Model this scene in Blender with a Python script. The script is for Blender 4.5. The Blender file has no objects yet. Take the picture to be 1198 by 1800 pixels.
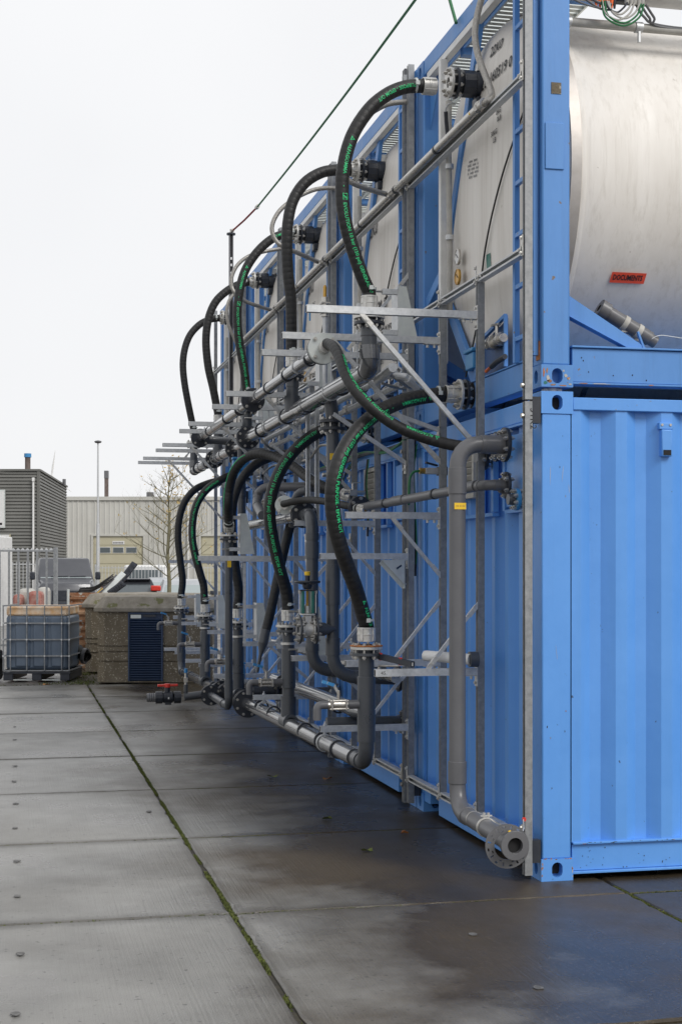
import bpy, bmesh, math, random
from mathutils import Vector, Matrix, noise
random.seed(7)
R = math.radians
sc = bpy.context.scene

# ------------------------------------------------------------------ camera
PSI = R(12.606)
CAM = Vector((-2.7219, -7.3286, 1.6603))
cd = bpy.data.cameras.new('camera')
cam = bpy.data.objects.new('camera', cd)
sc.collection.objects.link(cam)
cam.location = CAM
cam.rotation_euler = (R(90), 0, -PSI)
cd.sensor_fit = 'VERTICAL'
cd.sensor_height = 36.0
cd.sensor_width = 24.0
cd.lens = 51.6
cd.shift_y = 97.0 / 1800.0
cd.clip_end = 3000
sc.camera = cam

# ------------------------------------------------------------------ world: thick overcast
SUN_EL, SUN_AZ = R(40), R(148)
w = bpy.data.worlds.new('World')
sc.world = w
w.use_nodes = True
nt = w.node_tree
nt.nodes.clear()
wo = nt.nodes.new('ShaderNodeOutputWorld')
bg = nt.nodes.new('ShaderNodeBackground')
sky = nt.nodes.new('ShaderNodeTexSky')
sky.sky_type = 'NISHITA'
sky.sun_disc = False
sky.sun_elevation = SUN_EL
sky.sun_rotation = SUN_AZ
sky.air_density = 1.0
sky.dust_density = 4.0
tc = nt.nodes.new('ShaderNodeTexCoord')
nz = nt.nodes.new('ShaderNodeTexNoise')
nz.inputs['Scale'].default_value = 1.6
nz.inputs['Detail'].default_value = 4
nt.links.new(tc.outputs['Generated'], nz.inputs['Vector'])
rp = nt.nodes.new('ShaderNodeValToRGB')
rp.color_ramp.elements[0].position = 0.3
rp.color_ramp.elements[0].color = (6.1, 6.15, 6.3, 1)
rp.color_ramp.elements[1].position = 0.7
rp.color_ramp.elements[1].color = (6.9, 6.92, 7.0, 1)
nt.links.new(nz.outputs['Fac'], rp.inputs['Fac'])
mx = nt.nodes.new('ShaderNodeMixRGB')
mx.inputs['Fac'].default_value = 0.96        # cloud layer over the clear sky
nt.links.new(sky.outputs['Color'], mx.inputs['Color1'])
nt.links.new(rp.outputs['Color'], mx.inputs['Color2'])
nt.links.new(mx.outputs['Color'], bg.inputs['Color'])
bg.inputs['Strength'].default_value = 0.1
nt.links.new(bg.outputs['Background'], wo.inputs['Surface'])

sd = bpy.data.lights.new('sun', 'SUN')
sd.energy = 1.5
sd.angle = R(25)
sd.color = (1.0, 0.97, 0.93)
so = bpy.data.objects.new('sun', sd)
sc.collection.objects.link(so)
so.rotation_euler = (R(90) - SUN_EL, 0, R(180) - SUN_AZ)

sc.view_settings.view_transform = 'Standard'
sc.view_settings.look = 'None'
sc.view_settings.gamma = 1.0
sc.view_settings.exposure = 0.50
sc.view_settings.use_curve_mapping = False

# ------------------------------------------------------------------ materials
def mat(name, col, rough=0.5, metal=0.0, col2=None, scale=8.0, spread=(0.35, 0.65), bump=0.0, bscale=60.0,
        rough2=None, stretch=(1, 1, 1), coat=0.0, detail=5.0, spec=0.5, speck=None, streak=None):
    m = bpy.data.materials.new(name)
    m.use_nodes = True
    n = m.node_tree.nodes
    l = m.node_tree.links
    b = n['Principled BSDF']
    b.inputs['Base Color'].default_value = (*col, 1)
    b.inputs['Roughness'].default_value = rough
    b.inputs['Metallic'].default_value = metal
    b.inputs['Specular IOR Level'].default_value = spec
    if coat:
        b.inputs['Coat Weight'].default_value = coat
        b.inputs['Coat Roughness'].default_value = 0.08
    if col2 is None and not bump:
        return m
    t = n.new('ShaderNodeTexCoord')
    mp = n.new('ShaderNodeMapping')
    mp.inputs['Scale'].default_value = stretch
    l.new(t.outputs['Object'], mp.inputs['Vector'])
    if col2 is not None:
        z = n.new('ShaderNodeTexNoise')
        z.inputs['Scale'].default_value = scale
        z.inputs['Detail'].default_value = detail
        z.inputs['Roughness'].default_value = 0.65
        l.new(mp.outputs['Vector'], z.inputs['Vector'])
        r = n.new('ShaderNodeValToRGB')
        r.color_ramp.elements[0].position = spread[0]
        r.color_ramp.elements[0].color = (*col, 1)
        r.color_ramp.elements[1].position = spread[1]
        r.color_ramp.elements[1].color = (*col2, 1)
        l.new(z.outputs['Fac'], r.inputs['Fac'])
        last = r.outputs['Color']
        if speck:
            sc_, pos, scol = speck
            v = n.new('ShaderNodeTexNoise')
            v.inputs['Scale'].default_value = sc_
            v.inputs['Detail'].default_value = 3
            l.new(t.outputs['Object'], v.inputs['Vector'])
            rr = n.new('ShaderNodeValToRGB')
            rr.color_ramp.elements[0].position = pos
            rr.color_ramp.elements[0].color = (0, 0, 0, 1)
            rr.color_ramp.elements[1].position = pos + 0.04
            rr.color_ramp.elements[1].color = (1, 1, 1, 1)
            l.new(v.outputs['Fac'], rr.inputs['Fac'])
            mm = n.new('ShaderNodeMixRGB')
            l.new(rr.outputs['Color'], mm.inputs['Fac'])
            l.new(last, mm.inputs['Color1'])
            mm.inputs['Color2'].default_value = (*scol, 1)
            last = mm.outputs['Color']
        if streak:
            sv, amt, scol = streak
            m3 = n.new('ShaderNodeMapping'); m3.inputs['Scale'].default_value = sv
            l.new(t.outputs['Object'], m3.inputs['Vector'])
            v = n.new('ShaderNodeTexNoise'); v.inputs['Scale'].default_value = 1.6; v.inputs['Detail'].default_value = 6; v.inputs['Roughness'].default_value = .7
            l.new(m3.outputs['Vector'], v.inputs['Vector'])
            rr = n.new('ShaderNodeMapRange')
            rr.inputs['From Min'].default_value = .50; rr.inputs['From Max'].default_value = .78; rr.inputs['To Max'].default_value = amt
            l.new(v.outputs['Fac'], rr.inputs['Value'])
            mm = n.new('ShaderNodeMixRGB')
            l.new(rr.outputs['Result'], mm.inputs['Fac']); l.new(last, mm.inputs['Color1']); mm.inputs['Color2'].default_value = (*scol, 1)
            last = mm.outputs['Color']
        l.new(last, b.inputs['Base Color'])
        if rough2 is not None:
            mr = n.new('ShaderNodeMapRange')
            mr.inputs['From Min'].default_value = spread[0]
            mr.inputs['From Max'].default_value = spread[1]
            mr.inputs['To Min'].default_value = rough
            mr.inputs['To Max'].default_value = rough2
            l.new(z.outputs['Fac'], mr.inputs['Value'])
            l.new(mr.outputs['Result'], b.inputs['Roughness'])
    if bump:
        z2 = n.new('ShaderNodeTexNoise')
        z2.inputs['Scale'].default_value = bscale
        z2.inputs['Detail'].default_value = 4
        l.new(mp.outputs['Vector'], z2.inputs['Vector'])
        bp = n.new('ShaderNodeBump')
        bp.inputs['Strength'].default_value = bump
        bp.inputs['Distance'].default_value = 0.01
        l.new(z2.outputs['Fac'], bp.inputs['Height'])
        l.new(bp.outputs['Normal'], b.inputs['Normal'])
    return m

M = {}
M['blue'] = mat('blue_paint', (0.095, 0.290, 0.70), 0.30, 0, (0.115, 0.325, 0.75), 2.2, (0.3, 0.7), 0.12, 14,
                rough2=0.44, speck=(26, 0.735, (0.05, 0.10, 0.20)), streak=((5,5,.25), .18, (0.07,0.19,0.45)))
M['blue_tank'] = mat('tank_frame_blue_paint', (0.072, 0.225, 0.54), 0.38, 0, (0.095, 0.265, 0.61), 3.0, (0.3, 0.7), 0.12, 20,
                     rough2=0.55, stretch=(1, 1, .35), speck=(22, 0.70, (0.16, 0.13, 0.11)), streak=((9,9,.5), .3, (0.05,0.13,0.30)))
M['blue_box'] = mat('blue_plastic', (0.03, 0.20, 0.46), 0.4, 0, (0.05, 0.25, 0.5), 12)
M['galv'] = mat('galvanised_steel', (0.46, 0.475, 0.485), 0.42, 0.5, (0.66, 0.67, 0.675), 30, (0.3, 0.7), 0.05, 90, rough2=0.58)
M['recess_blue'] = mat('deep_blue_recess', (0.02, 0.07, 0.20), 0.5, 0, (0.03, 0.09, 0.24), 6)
M['galv_dark'] = mat('shade_dark_galvanised_steel', (0.20, 0.21, 0.22), 0.5, 0.5, (0.33, 0.34, 0.35), 26, (0.3, 0.7), 0.05, 90, rough2=0.62)  # darker copy of galv; shade on uprights beside top-lit arms is painted in
M['galv_light'] = mat('bright_galvanised_plate', (0.50, 0.53, 0.53), 0.45, 0.35, (0.66, 0.69, 0.66), 9, (0.3, 0.7), 0.04, 60, rough2=0.6)
M['pvc'] = mat('dark_grey_pvc', (0.050, 0.056, 0.066), 0.26, 0, (0.066, 0.072, 0.082), 5, (0.3, 0.7), 0.03, 30, rough2=0.38, spec=.6)
M['pvc_wet'] = mat('wet_dark_grey_pvc', (0.065, 0.068, 0.075), 0.13, 0, (0.085, 0.088, 0.095), 7, (0.3, 0.7), 0.03, 26, rough2=0.22, coat=.6, spec=.8)
M['pvc_mid'] = mat('mid_grey_pvc', (0.105, 0.106, 0.114), 0.28, 0, (0.13, 0.131, 0.138), 4, (0.3, 0.7), 0.03, 30, rough2=0.4)
M['pvc_black'] = mat('black_plastic', (0.014, 0.018, 0.028), 0.38, 0, (0.028, 0.032, 0.042), 10)
M['rubber'] = mat('black_rubber', (0.0065, 0.0065, 0.007), 0.46, 0, (0.016, 0.016, 0.016), 6, (0.3, 0.7), 0.25, 45, rough2=0.6)
M['green_print'] = mat('green_print', (0.015, 0.12, 0.05), 0.5, 0, (0.03, 0.55, 0.20), 38, (0.30, 0.44))
M['cast'] = mat('cast_aluminium', (0.50, 0.49, 0.46), 0.42, 0.55, (0.68, 0.67, 0.64), 40, (0.3, 0.7), 0.1, 90)
M['steel'] = mat('stainless_steel', (0.42, 0.40, 0.37), 0.22, 0.95, (0.58, 0.56, 0.52), 14, (0.3, 0.7), 0.03, 60, rough2=0.36)
M['braid'] = mat('braided_steel_hose', (0.26, 0.25, 0.23), 0.4, 0.7, (0.44, 0.42, 0.39), 90, (0.3, 0.7), 0.3, 160)
M['bolt'] = mat('bolt_steel', (0.36, 0.35, 0.33), 0.35, 0.8, (0.55, 0.53, 0.49), 60)
M['tank'] = mat('tank_cladding', (0.65, 0.615, 0.565), 0.6, 0.0, (0.77, 0.74, 0.695), 2.4, (0.25, 0.72), 0.05, 9,
                stretch=(2.2, 2.2, .35), rough2=0.5, speck=(15, 0.74, (0.36, 0.32, 0.27)), streak=((14,14,.35), .55, (0.46,0.42,0.36)))
M['tank_band'] = mat('dull_end_band', (0.36, 0.33, 0.30), 0.45, 0.4, (0.48, 0.45, 0.42), 6, (0.3, 0.7), 0.03, 20)
M['white'] = mat('white_paint', (0.62, 0.62, 0.61), 0.45, 0, (0.72, 0.72, 0.71), 9)
M['black'] = mat('black_print', (0.012, 0.012, 0.013), 0.6)
M['dark'] = mat('dark_void', (0.008, 0.008, 0.009), 0.8)
M['red'] = mat('red_plastic', (0.60, 0.03, 0.02), 0.35, 0, (0.66, 0.05, 0.03), 20)
M['orange'] = mat('orange_plastic', (0.85, 0.14, 0.02), 0.45, 0, (0.9, 0.18, 0.03), 20)
M['label_red'] = mat('red_label', (0.72, 0.07, 0.03), 0.5, 0, (0.80, 0.10, 0.05), 14)
M['yellow'] = mat('yellow_plastic', (0.80, 0.50, 0.02), 0.45, 0, (0.85, 0.56, 0.03), 20)
M['brass'] = mat('brass', (0.55, 0.33, 0.08), 0.35, 0.8, (0.42, 0.24, 0.06), 40)
M['rust'] = mat('rusty_steel', (0.22, 0.085, 0.035), 0.8, 0, (0.40, 0.25, 0.15), 6, (0.35, 0.65), 0.3, 40, speck=(9, 0.58, (0.42, 0.40, 0.36)))
M['gasket'] = mat('rusty_gasket', (0.30, 0.10, 0.03), 0.7, 0, (0.50, 0.20, 0.06), 30)
M['green_steel'] = mat('green_steel', (0.01, 0.13, 0.10), 0.4, 0, (0.02, 0.17, 0.13), 30)
M['green_cable'] = mat('green_cable', (0.015, 0.15, 0.05), 0.5)
M['rope_green'] = mat('green_rope', (0.03, 0.12, 0.05), 0.8, 0, (0.05, 0.17, 0.08), 80)
M['rope_red'] = mat('red_rope', (0.20, 0.02, 0.02), 0.8, 0, (0.28, 0.04, 0.04), 80)
M['louvre'] = mat('louvre_beige_paint', (0.36, 0.35, 0.32), 0.6, 0, (0.46, 0.45, 0.42), 14)
M['moss'] = mat('moss', (0.055, 0.068, 0.016), 0.95, 0, (0.11, 0.13, 0.03), 9)
M['leaf'] = mat('dead_leaf', (0.30, 0.09, 0.02), 0.6, 0, (0.38, 0.18, 0.04), 12)
M['leafy'] = mat('autumn_leaf', (0.34, 0.22, 0.06), 0.7, 0, (0.42, 0.32, 0.12), 3)
M['bark'] = mat('bark', (0.13, 0.115, 0.07), 0.9, 0, (0.20, 0.19, 0.12), 8)
M['aggregate'] = mat('aggregate_concrete', (0.115, 0.092, 0.060), 0.85, 0, (0.18, 0.152, 0.108), 5, (0.3, 0.7), 0.6, 60, speck=(42, 0.60, (0.38, 0.34, 0.27)))
M['lid'] = mat('weathered_lid_concrete', (0.17, 0.150, 0.115), 0.8, 0, (0.29, 0.265, 0.225), 7, (0.3, 0.7), 0.4, 50, speck=(5, 0.62, (0.12, 0.12, 0.05)))
M['door_blue'] = mat('dark_blue_paint', (0.014, 0.034, 0.085), 0.5, 0, (0.02, 0.045, 0.10), 8)
M['liquid'] = mat('plastic_over_blue_liquid', (0.075, 0.105, 0.15), 0.35, 0, (0.11, 0.145, 0.195), 3)
M['ibc_top'] = mat('stained_translucent_plastic', (0.66, 0.40, 0.19), 0.4, 0, (0.76, 0.66, 0.54), 4, (0.4, 0.6))
M['beige_wall'] = mat('beige_cladding', (0.47, 0.465, 0.43), 0.6, 0, (0.54, 0.535, 0.50), .35)
M['cream_door'] = mat('cream_door', (0.45, 0.42, 0.30), 0.55, 0, (0.49, 0.46, 0.34), .5)
M['grey_wall'] = mat('grey_cladding', (0.125, 0.125, 0.115), 0.6, 0, (0.15, 0.15, 0.14), .5)
M['glass'] = mat('window_glass', (0.12, 0.14, 0.15), 0.08, 0, None)
M['windscreen'] = mat('windscreen_glass', (0.30, 0.345, 0.35), 0.12, 0, None, spec=.6)  # pale base colour carries the reflected sky
M['van'] = mat('grey_car_paint', (0.055, 0.058, 0.068), 0.3, .1, (0.07, 0.073, 0.083), 2, coat=.5)
M['car_dark'] = mat('dark_car_paint', (0.05, 0.055, 0.065), 0.3, .3, (0.06, 0.065, 0.075), 2)
M['car_silver'] = mat('silver_car_paint', (0.42, 0.44, 0.46), 0.3, .4, (0.48, 0.5, 0.52), 2)
M['brick_chimney'] = mat('chimney_brown', (0.10, 0.075, 0.065), 0.8, 0, (0.15, 0.12, 0.11), 3)
M['red_debris'] = mat('red_sacks', (0.26, 0.07, 0.05), 0.7, 0, (0.34, 0.2, 0.17), 9)

def concrete(name, c1, c2, wet_scale, base_r=(0.22, 0.50), wet_and_shade=True):
    m = bpy.data.materials.new(name)
    m.use_nodes = True
    n, l = m.node_tree.nodes, m.node_tree.links
    b = n['Principled BSDF']
    g = n.new('ShaderNodeNewGeometry')
    def noise_(s, d=5, r=.6, vec=None):
        z = n.new('ShaderNodeTexNoise')
        z.inputs['Scale'].default_value = s
        z.inputs['Detail'].default_value = d
        z.inputs['Roughness'].default_value = r
        l.new(vec or g.outputs['Position'], z.inputs['Vector'])
        return z.outputs['Fac']
    def ramp(f, p0, c0, p1, c1_):
        r = n.new('ShaderNodeValToRGB')
        r.color_ramp.elements[0].position = p0
        r.color_ramp.elements[0].color = (*c0, 1) if isinstance(c0, tuple) else (c0, c0, c0, 1)
        r.color_ramp.elements[1].position = p1
        r.color_ramp.elements[1].color = (*c1_, 1) if isinstance(c1_, tuple) else (c1_, c1_, c1_, 1)
        l.new(f, r.inputs['Fac'])
        return r.outputs['Color']
    def mix(f, a, c, typ='MIX'):
        x = n.new('ShaderNodeMixRGB')
        x.blend_type = typ
        if isinstance(f, float): x.inputs['Fac'].default_value = f
        else: l.new(f, x.inputs['Fac'])
        l.new(a, x.inputs['Color1'])
        if isinstance(c, tuple): x.inputs['Color2'].default_value = (*c, 1)
        else: l.new(c, x.inputs['Color2'])
        return x.outputs['Color']
    def math_(op, a, c):
        x = n.new('ShaderNodeMath'); x.operation = op
        for i, q in enumerate((a, c)):
            if isinstance(q, (int, float)): x.inputs[i].default_value = q
            else: l.new(q, x.inputs[i])
        return x.outputs[0]
    dry = ramp(noise_(wet_scale, 6), 0.35, c1, 0.65, c2)
    fine = ramp(noise_(70, 3), 0.60, 0.0, 0.68, 0.45)
    dry = mix(fine, dry, (0.22, 0.21, 0.19))
    # wet concrete, darker and browner; the containers' dark reflection is painted in too
    wet_shade = ramp(noise_(0.8, 4), 0.35, (0.030, 0.023, 0.014), 0.7, (0.066, 0.050, 0.031))
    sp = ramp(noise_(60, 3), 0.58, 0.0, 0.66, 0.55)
    wet_shade = mix(sp, wet_shade, (0.11, 0.085, 0.06))
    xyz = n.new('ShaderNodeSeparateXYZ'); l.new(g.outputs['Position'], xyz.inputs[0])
    if wet_and_shade:
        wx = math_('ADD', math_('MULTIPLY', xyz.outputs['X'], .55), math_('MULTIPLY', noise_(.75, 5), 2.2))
        wet = ramp(wx, -.02, 0.0, 0.62, 1.0)  # rises towards the containers, so their dark reflection sits in the colour
    else:
        wet = ramp(noise_(.3, 4), .55, 0.0, .7, .7)
    # damp bands next to each joint
    def joint(axis, off, per, wd):
        f = math_('FRACT', math_('DIVIDE', math_('ADD', xyz.outputs[axis], off), per), 0)
        d = math_('MINIMUM', f, math_('SUBTRACT', 1.0, f))
        return math_('SUBTRACT', 1.0, math_('MINIMUM', math_('DIVIDE', math_('ADD', d, math_('MULTIPLY', math_('SUBTRACT', noise_(3.5, 4), .5), wd * .9)), wd), 1.0))
    if wet_and_shade:
        damp = math_('MAXIMUM', joint('Y', .341, 2.005, .055), joint('X', 1.69, 2.03, .035))
        dry = mix(math_('MULTIPLY', damp, .8), dry, (0.060, 0.056, 0.048))
    base = mix(wet, dry, wet_shade)
    dk = ramp(noise_(30, 2), 0.28, 0.6, 0.36, 0.0)
    base = mix(dk, base, (0.02, 0.02, 0.02))
    oi = n.new('ShaderNodeObjectInfo')
    tone = ramp(oi.outputs['Random'], 0.0, 0.84, 1.0, 1.10)
    base = mix(1.0, base, tone, 'MULTIPLY')
    l.new(base, b.inputs['Base Color'])
    rr = n.new('ShaderNodeMapRange')
    rr.inputs['From Min'].default_value = 0.36
    rr.inputs['From Max'].default_value = 0.64
    rr.inputs['To Min'].default_value = base_r[0]
    rr.inputs['To Max'].default_value = base_r[1]
    l.new(noise_(0.9, 4), rr.inputs['Value'])
    rg = math_('SUBTRACT', rr.outputs['Result'], math_('MULTIPLY', wet, .02))
    l.new(rg, b.inputs['Roughness'])
    b.inputs['Specular IOR Level'].default_value = 0.40
    mp = n.new('ShaderNodeMapping')
    mp.inputs['Scale'].default_value = (1, .018, 1)
    mp.inputs['Rotation'].default_value = (0, 0, R(3))
    l.new(g.outputs['Position'], mp.inputs['Vector'])
    br = noise_(85, 2, .5, mp.outputs['Vector'])
    gr = noise_(140, 3)
    bp = n.new('ShaderNodeBump')
    bp.inputs['Strength'].default_value = 0.5
    bp.inputs['Distance'].default_value = 0.004
    l.new(math_('ADD', br, gr), bp.inputs['Height'])
    l.new(bp.outputs['Normal'], b.inputs['Normal'])
    return m
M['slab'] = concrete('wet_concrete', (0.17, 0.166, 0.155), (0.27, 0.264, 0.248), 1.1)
M['ground'] = concrete('yard_concrete', (0.10, 0.095, 0.085), (0.16, 0.155, 0.145), .6, (.25, .5))
M['pocket'] = mat('pocket_grout', (0.06, 0.058, 0.055), 0.6, 0, (0.15, 0.148, 0.143), 40)
M['soil'] = mat('joint_soil', (0.022, 0.020, 0.016), 0.95, 0, (0.045, 0.040, 0.026), 20)

# ------------------------------------------------------------------ geometry
X, Y, Z = Vector((1, 0, 0)), Vector((0, 1, 0)), Vector((0, 0, 1))
def V(*a): return Vector(a[0]) if len(a) == 1 else Vector(a)

def frame(t, up=None):
    t = t.normalized()
    u = up if up is not None else (Z if abs(t.z) < .9 else Y)
    b = (u - t * u.dot(t)).normalized()
    a = b.cross(t).normalized()
    return a, b, t

class G:
    def __init__(s): s.v = []; s.f = []
    def add(s, vs, fs):
        o = len(s.v)
        s.v += [Vector(p) for p in vs]
        s.f += [tuple(i + o for i in f) for f in fs]
        return s
    def box(s, x0, x1, y0, y1, z0, z1):
        x0, x1 = sorted((x0, x1)); y0, y1 = sorted((y0, y1)); z0, z1 = sorted((z0, z1))
        return s.add([(x0,y0,z0),(x1,y0,z0),(x1,y1,z0),(x0,y1,z0),(x0,y0,z1),(x1,y0,z1),(x1,y1,z1),(x0,y1,z1)],
                     [(3,2,1,0),(4,5,6,7),(0,1,5,4),(1,2,6,5),(2,3,7,6),(3,0,4,7)])
    def ext(s, prof, p0, p1, up=None, caps=True):
        p0, p1 = V(p0), V(p1)
        a, b, t = frame(p1 - p0, up)
        n = len(prof)
        vs = [p0 + a * u + b * w for u, w in prof] + [p1 + a * u + b * w for u, w in prof]
        fs = [(i, (i + 1) % n, (i + 1) % n + n, i + n) for i in range(n)]
        if caps: fs += [tuple(range(n))[::-1], tuple(range(n, 2 * n))]
        return s.add(vs, fs)
    def bar(s, p0, p1, wa, wb=None, up=None):
        wb = wb or wa
        return s.ext([(-wa/2,-wb/2),(wa/2,-wb/2),(wa/2,wb/2),(-wa/2,wb/2)], p0, p1, up)
    def channel(s, p0, p1, up, h=.0205, t=.004, slot=.010):
        pr = [(-h,-h),(h,-h),(h,h),(slot,h),(slot,h-t),(h-t,h-t),(h-t,-h+t),(-h+t,-h+t),(-h+t,h-t),(-slot,h-t),(-slot,h),(-h,h)]
        return s.ext(pr, p0, p1, up)
    def tube(s, pts, r, n=12, caps=True):
        pts = [V(p) for p in pts]
        k = len(pts)
        rs = r if isinstance(r, (list, tuple)) else [r] * k
        ts = []
        for i in range(k):
            a = pts[min(i+1, k-1)] - pts[max(i-1, 0)]
            ts.append(a.normalized())
        a, b, _ = frame(ts[0])
        vs = []
        for i in range(k):
            t = ts[i]
            b = (b - t * b.dot(t)).normalized()
            a = b.cross(t)
            for j in range(n):
                q = 2 * math.pi * j / n
                vs.append(pts[i] + (a * math.cos(q) + b * math.sin(q)) * rs[i])
        fs = []
        for i in range(k - 1):
            for j in range(n):
                j2 = (j + 1) % n
                fs.append((i*n+j, i*n+j2, (i+1)*n+j2, (i+1)*n+j))
        if caps: fs += [tuple(range(n))[::-1], tuple(range((k-1)*n, k*n))]
        return s.add(vs, fs)
    def cyl(s, p0, p1, r, n=16): return s.tube([p0, p1], r, n)
    def lathe(s, o, axis, prof, n=24):
        o = V(o); a, b, t = frame(V(axis))
        k = len(prof); vs = []
        for d, r in prof:
            for j in range(n):
                q = 2 * math.pi * j / n
                vs.append(o + t * d + (a * math.cos(q) + b * math.sin(q)) * max(r, 1e-4))
        fs = [(i*n+j, i*n+(j+1)%n, (i+1)*n+(j+1)%n, (i+1)*n+j) for i in range(k-1) for j in range(n)]
        return s.add(vs, fs)
    def ring(s, o, axis, r0, r1, d0, d1, n=24):       # a washer between two distances along the axis
        return s.lathe(o, axis, [(d0, r0), (d0, r1), (d1, r1), (d1, r0), (d0, r0)], n)
    def holed(s, o, ux, uy, w, h, hw, hh, depth, inward):   # a plate with an oval hole and its reveal
        o, ux, uy, inward = V(o), V(ux), V(uy), V(inward)
        n = 24; outer = []; inner = []; back = []
        for j in range(n):
            q = 2 * math.pi * (j + .5) / n
            c, q2 = math.cos(q), math.sin(q)
            k = min((w/2) / max(abs(c), 1e-6), (h/2) / max(abs(q2), 1e-6))
            outer.append(o + ux * c * k + uy * q2 * k)
            st = hh - hw
            inner.append(o + ux * hw * c + uy * (hw * q2 + (st if q2 > 0 else -st)))
            back.append(inner[-1] + inward * depth)
        cor = [o + ux * a * w/2 + uy * b_ * h/2 for a, b_ in ((1,1),(-1,1),(-1,-1),(1,-1))]
        fs = [(j, (j+1)%n, (j+1)%n+n, j+n) for j in range(n)] + [(j+n, (j+1)%n+n, (j+1)%n+2*n, j+2*n) for j in range(n)]
        vs = outer + inner + back + cor
        # close the four corners
        for ci, cpt in enumerate(cor):
            best = min(range(n), key=lambda j: (outer[j] - cpt).length + (outer[(j+1)%n] - cpt).length)
            fs.append((best, 3*n+ci, (best+1)%n))
        fs.append(tuple(range(2*n, 3*n)))
        return s.add(vs, fs)
    def map(s, fn): s.v = [V(fn(p)) for p in s.v]; return s

W = {}
def link(o): sc.collection.objects.link(o); return o
def thing(name, label, cat, loc=(0,0,0), group=None, kind=None):
    o = bpy.data.objects.new(name, None)
    link(o); o.location = loc; o.empty_display_size = .2
    o['label'] = label; o['category'] = cat
    if group: o['group'] = group
    if kind: o['kind'] = kind
    W[o.name] = V(loc)
    return o
def mk(name, g, m, parent=None, label=None, smooth=True, bevel=0, kind=None, cat=None, group=None, ang=35, base=None):
    me = bpy.data.meshes.new(name)
    off = W[parent.name] if parent else V(base) if base else V((0,0,0))
    me.from_pydata([tuple(p - off) for p in g.v], [], g.f)
    me.materials.append(M[m] if isinstance(m, str) else m)
    if smooth:
        me.shade_smooth(); me.set_sharp_from_angle(angle=R(ang))
    me.update()
    o = bpy.data.objects.new(name, me)
    link(o)
    if parent: o.parent = parent
    elif base: o.location = base
    W[o.name] = off
    if bevel:
        b = o.modifiers.new('bevel', 'BEVEL'); b.width = bevel; b.segments = 2; b.limit_method = 'ANGLE'; b.angle_limit = R(40)
    if label: o['label'] = label
    if cat: o['category'] = cat
    if kind: o['kind'] = kind
    if group: o['group'] = group
    return o
def fixn(o):
    bm = bmesh.new(); bm.from_mesh(o.data); bmesh.ops.recalc_face_normals(bm, faces=bm.faces); bm.to_mesh(o.data); bm.free()
    return o
def dup(root, d, label=None, top=True, par=None):
    c = root.copy(); link(c)
    if top:
        c.location = root.location + V(d)
        if label: c['label'] = label
    else: c.parent = par
    W[c.name] = W[root.name] + V(d)
    for ch in list(root.children): dup(ch, d, None, False, c)
    return c

def smoothpath(pts, k=8):
    pts = [V(p) for p in pts]
    P_ = [pts[0] * 2 - pts[1]] + pts + [pts[-1] * 2 - pts[-2]]
    out = []
    for i in range(1, len(P_) - 2):
        a, b, c, d = P_[i-1:i+3]
        for j in range(k):
            t = j / k
            out.append(.5 * ((2*b) + (c-a)*t + (2*a-5*b+4*c-d)*t*t + (3*b-a-3*c+d)*t**3))
    out.append(pts[-1])
    return out
def filletpath(pts, rad, k=7):
    pts = [V(p) for p in pts]; out = [pts[0]]; joints = []
    for i in range(1, len(pts) - 1):
        a, b, c = pts[i-1:i+2]
        u, v = (a - b), (c - b)
        r = min(rad, u.length * .49, v.length * .49)
        p, q = b + u.normalized() * r, b + v.normalized() * r
        joints.append((p, u.normalized())); joints.append((q, v.normalized()))
        for j in range(k + 1):
            t = j / k
            # quadratic arc pulled towards a circle
            out.append(p * (1-t)**2 + b * 2*t*(1-t) + q * t*t)
    out.append(pts[-1])
    return out, joints

def flange_parts(par, o, axis, r, t, m, hole=0, nb=8, gap=None, m2=None, name='flange'):
    """one flange disc, or a bolted pair when gap is given"""
    o, ax = V(o), V(axis).normalized()
    g = G().ring(o, ax, hole or r * .35, r, 0, t, 28)
    f = mk(name, g, m, par, bevel=.002)
    if gap:
        g = G().ring(o + ax * (t + gap), ax, hole or r * .35, r, 0, t, 28)
        mk(name, g, m2 or m, par, bevel=.002)
        gi = G().cyl(o + ax * t, o + ax * (t + gap), r * .62, 20)
        mk('gasket', gi, 'pvc_black', par)
    a, b, _ = frame(ax)
    e = t if not gap else 2 * t + gap
    gb = G()
    for j in range(nb):
        q = 2 * math.pi * (j + .5) / nb
        c = o + (a * math.cos(q) + b * math.sin(q)) * r * .80
        gb.cyl(c - ax * .022, c + ax * (e + .022), .0065, 6)
        gb.cyl(c - ax * .014, c, .0125, 6)
        gb.cyl(c + ax * e, c + ax * (e + .014), .0125, 6)
    mk('bolt_ring', gb, 'bolt', par, smooth=False, kind='stuff')
    return f

def pipe_thing(label, pts, r, m='pvc', rad=None, sockets=True, loc=None, group=None, clamps=(), n=20, name='pipe_run', endsock=()):
    t = thing(name, label, 'pipe', loc or pts[0], group)
    path, joints = filletpath(pts, rad or r * 2.6)
    mk('pipe', G().tube(path, r, n), m, t)
    if sockets:
        for p, u in joints:
            mk('socket', G().ring(p - u * .012, u, r * .6, r * 1.10, 0, r * 1.15, n), m, t, bevel=.0015)
    for p, u, L in endsock:
        mk('socket', G().ring(V(p), V(u), r * .6, r * 1.12, 0, L, n), m, t, bevel=.0015)
    for p, u in clamps:
        mk('pipe_clamp', G().ring(V(p), V(u), r * .9, r * 1.14, -.012, .012, n), 'pvc_black', t)
    return t

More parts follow.
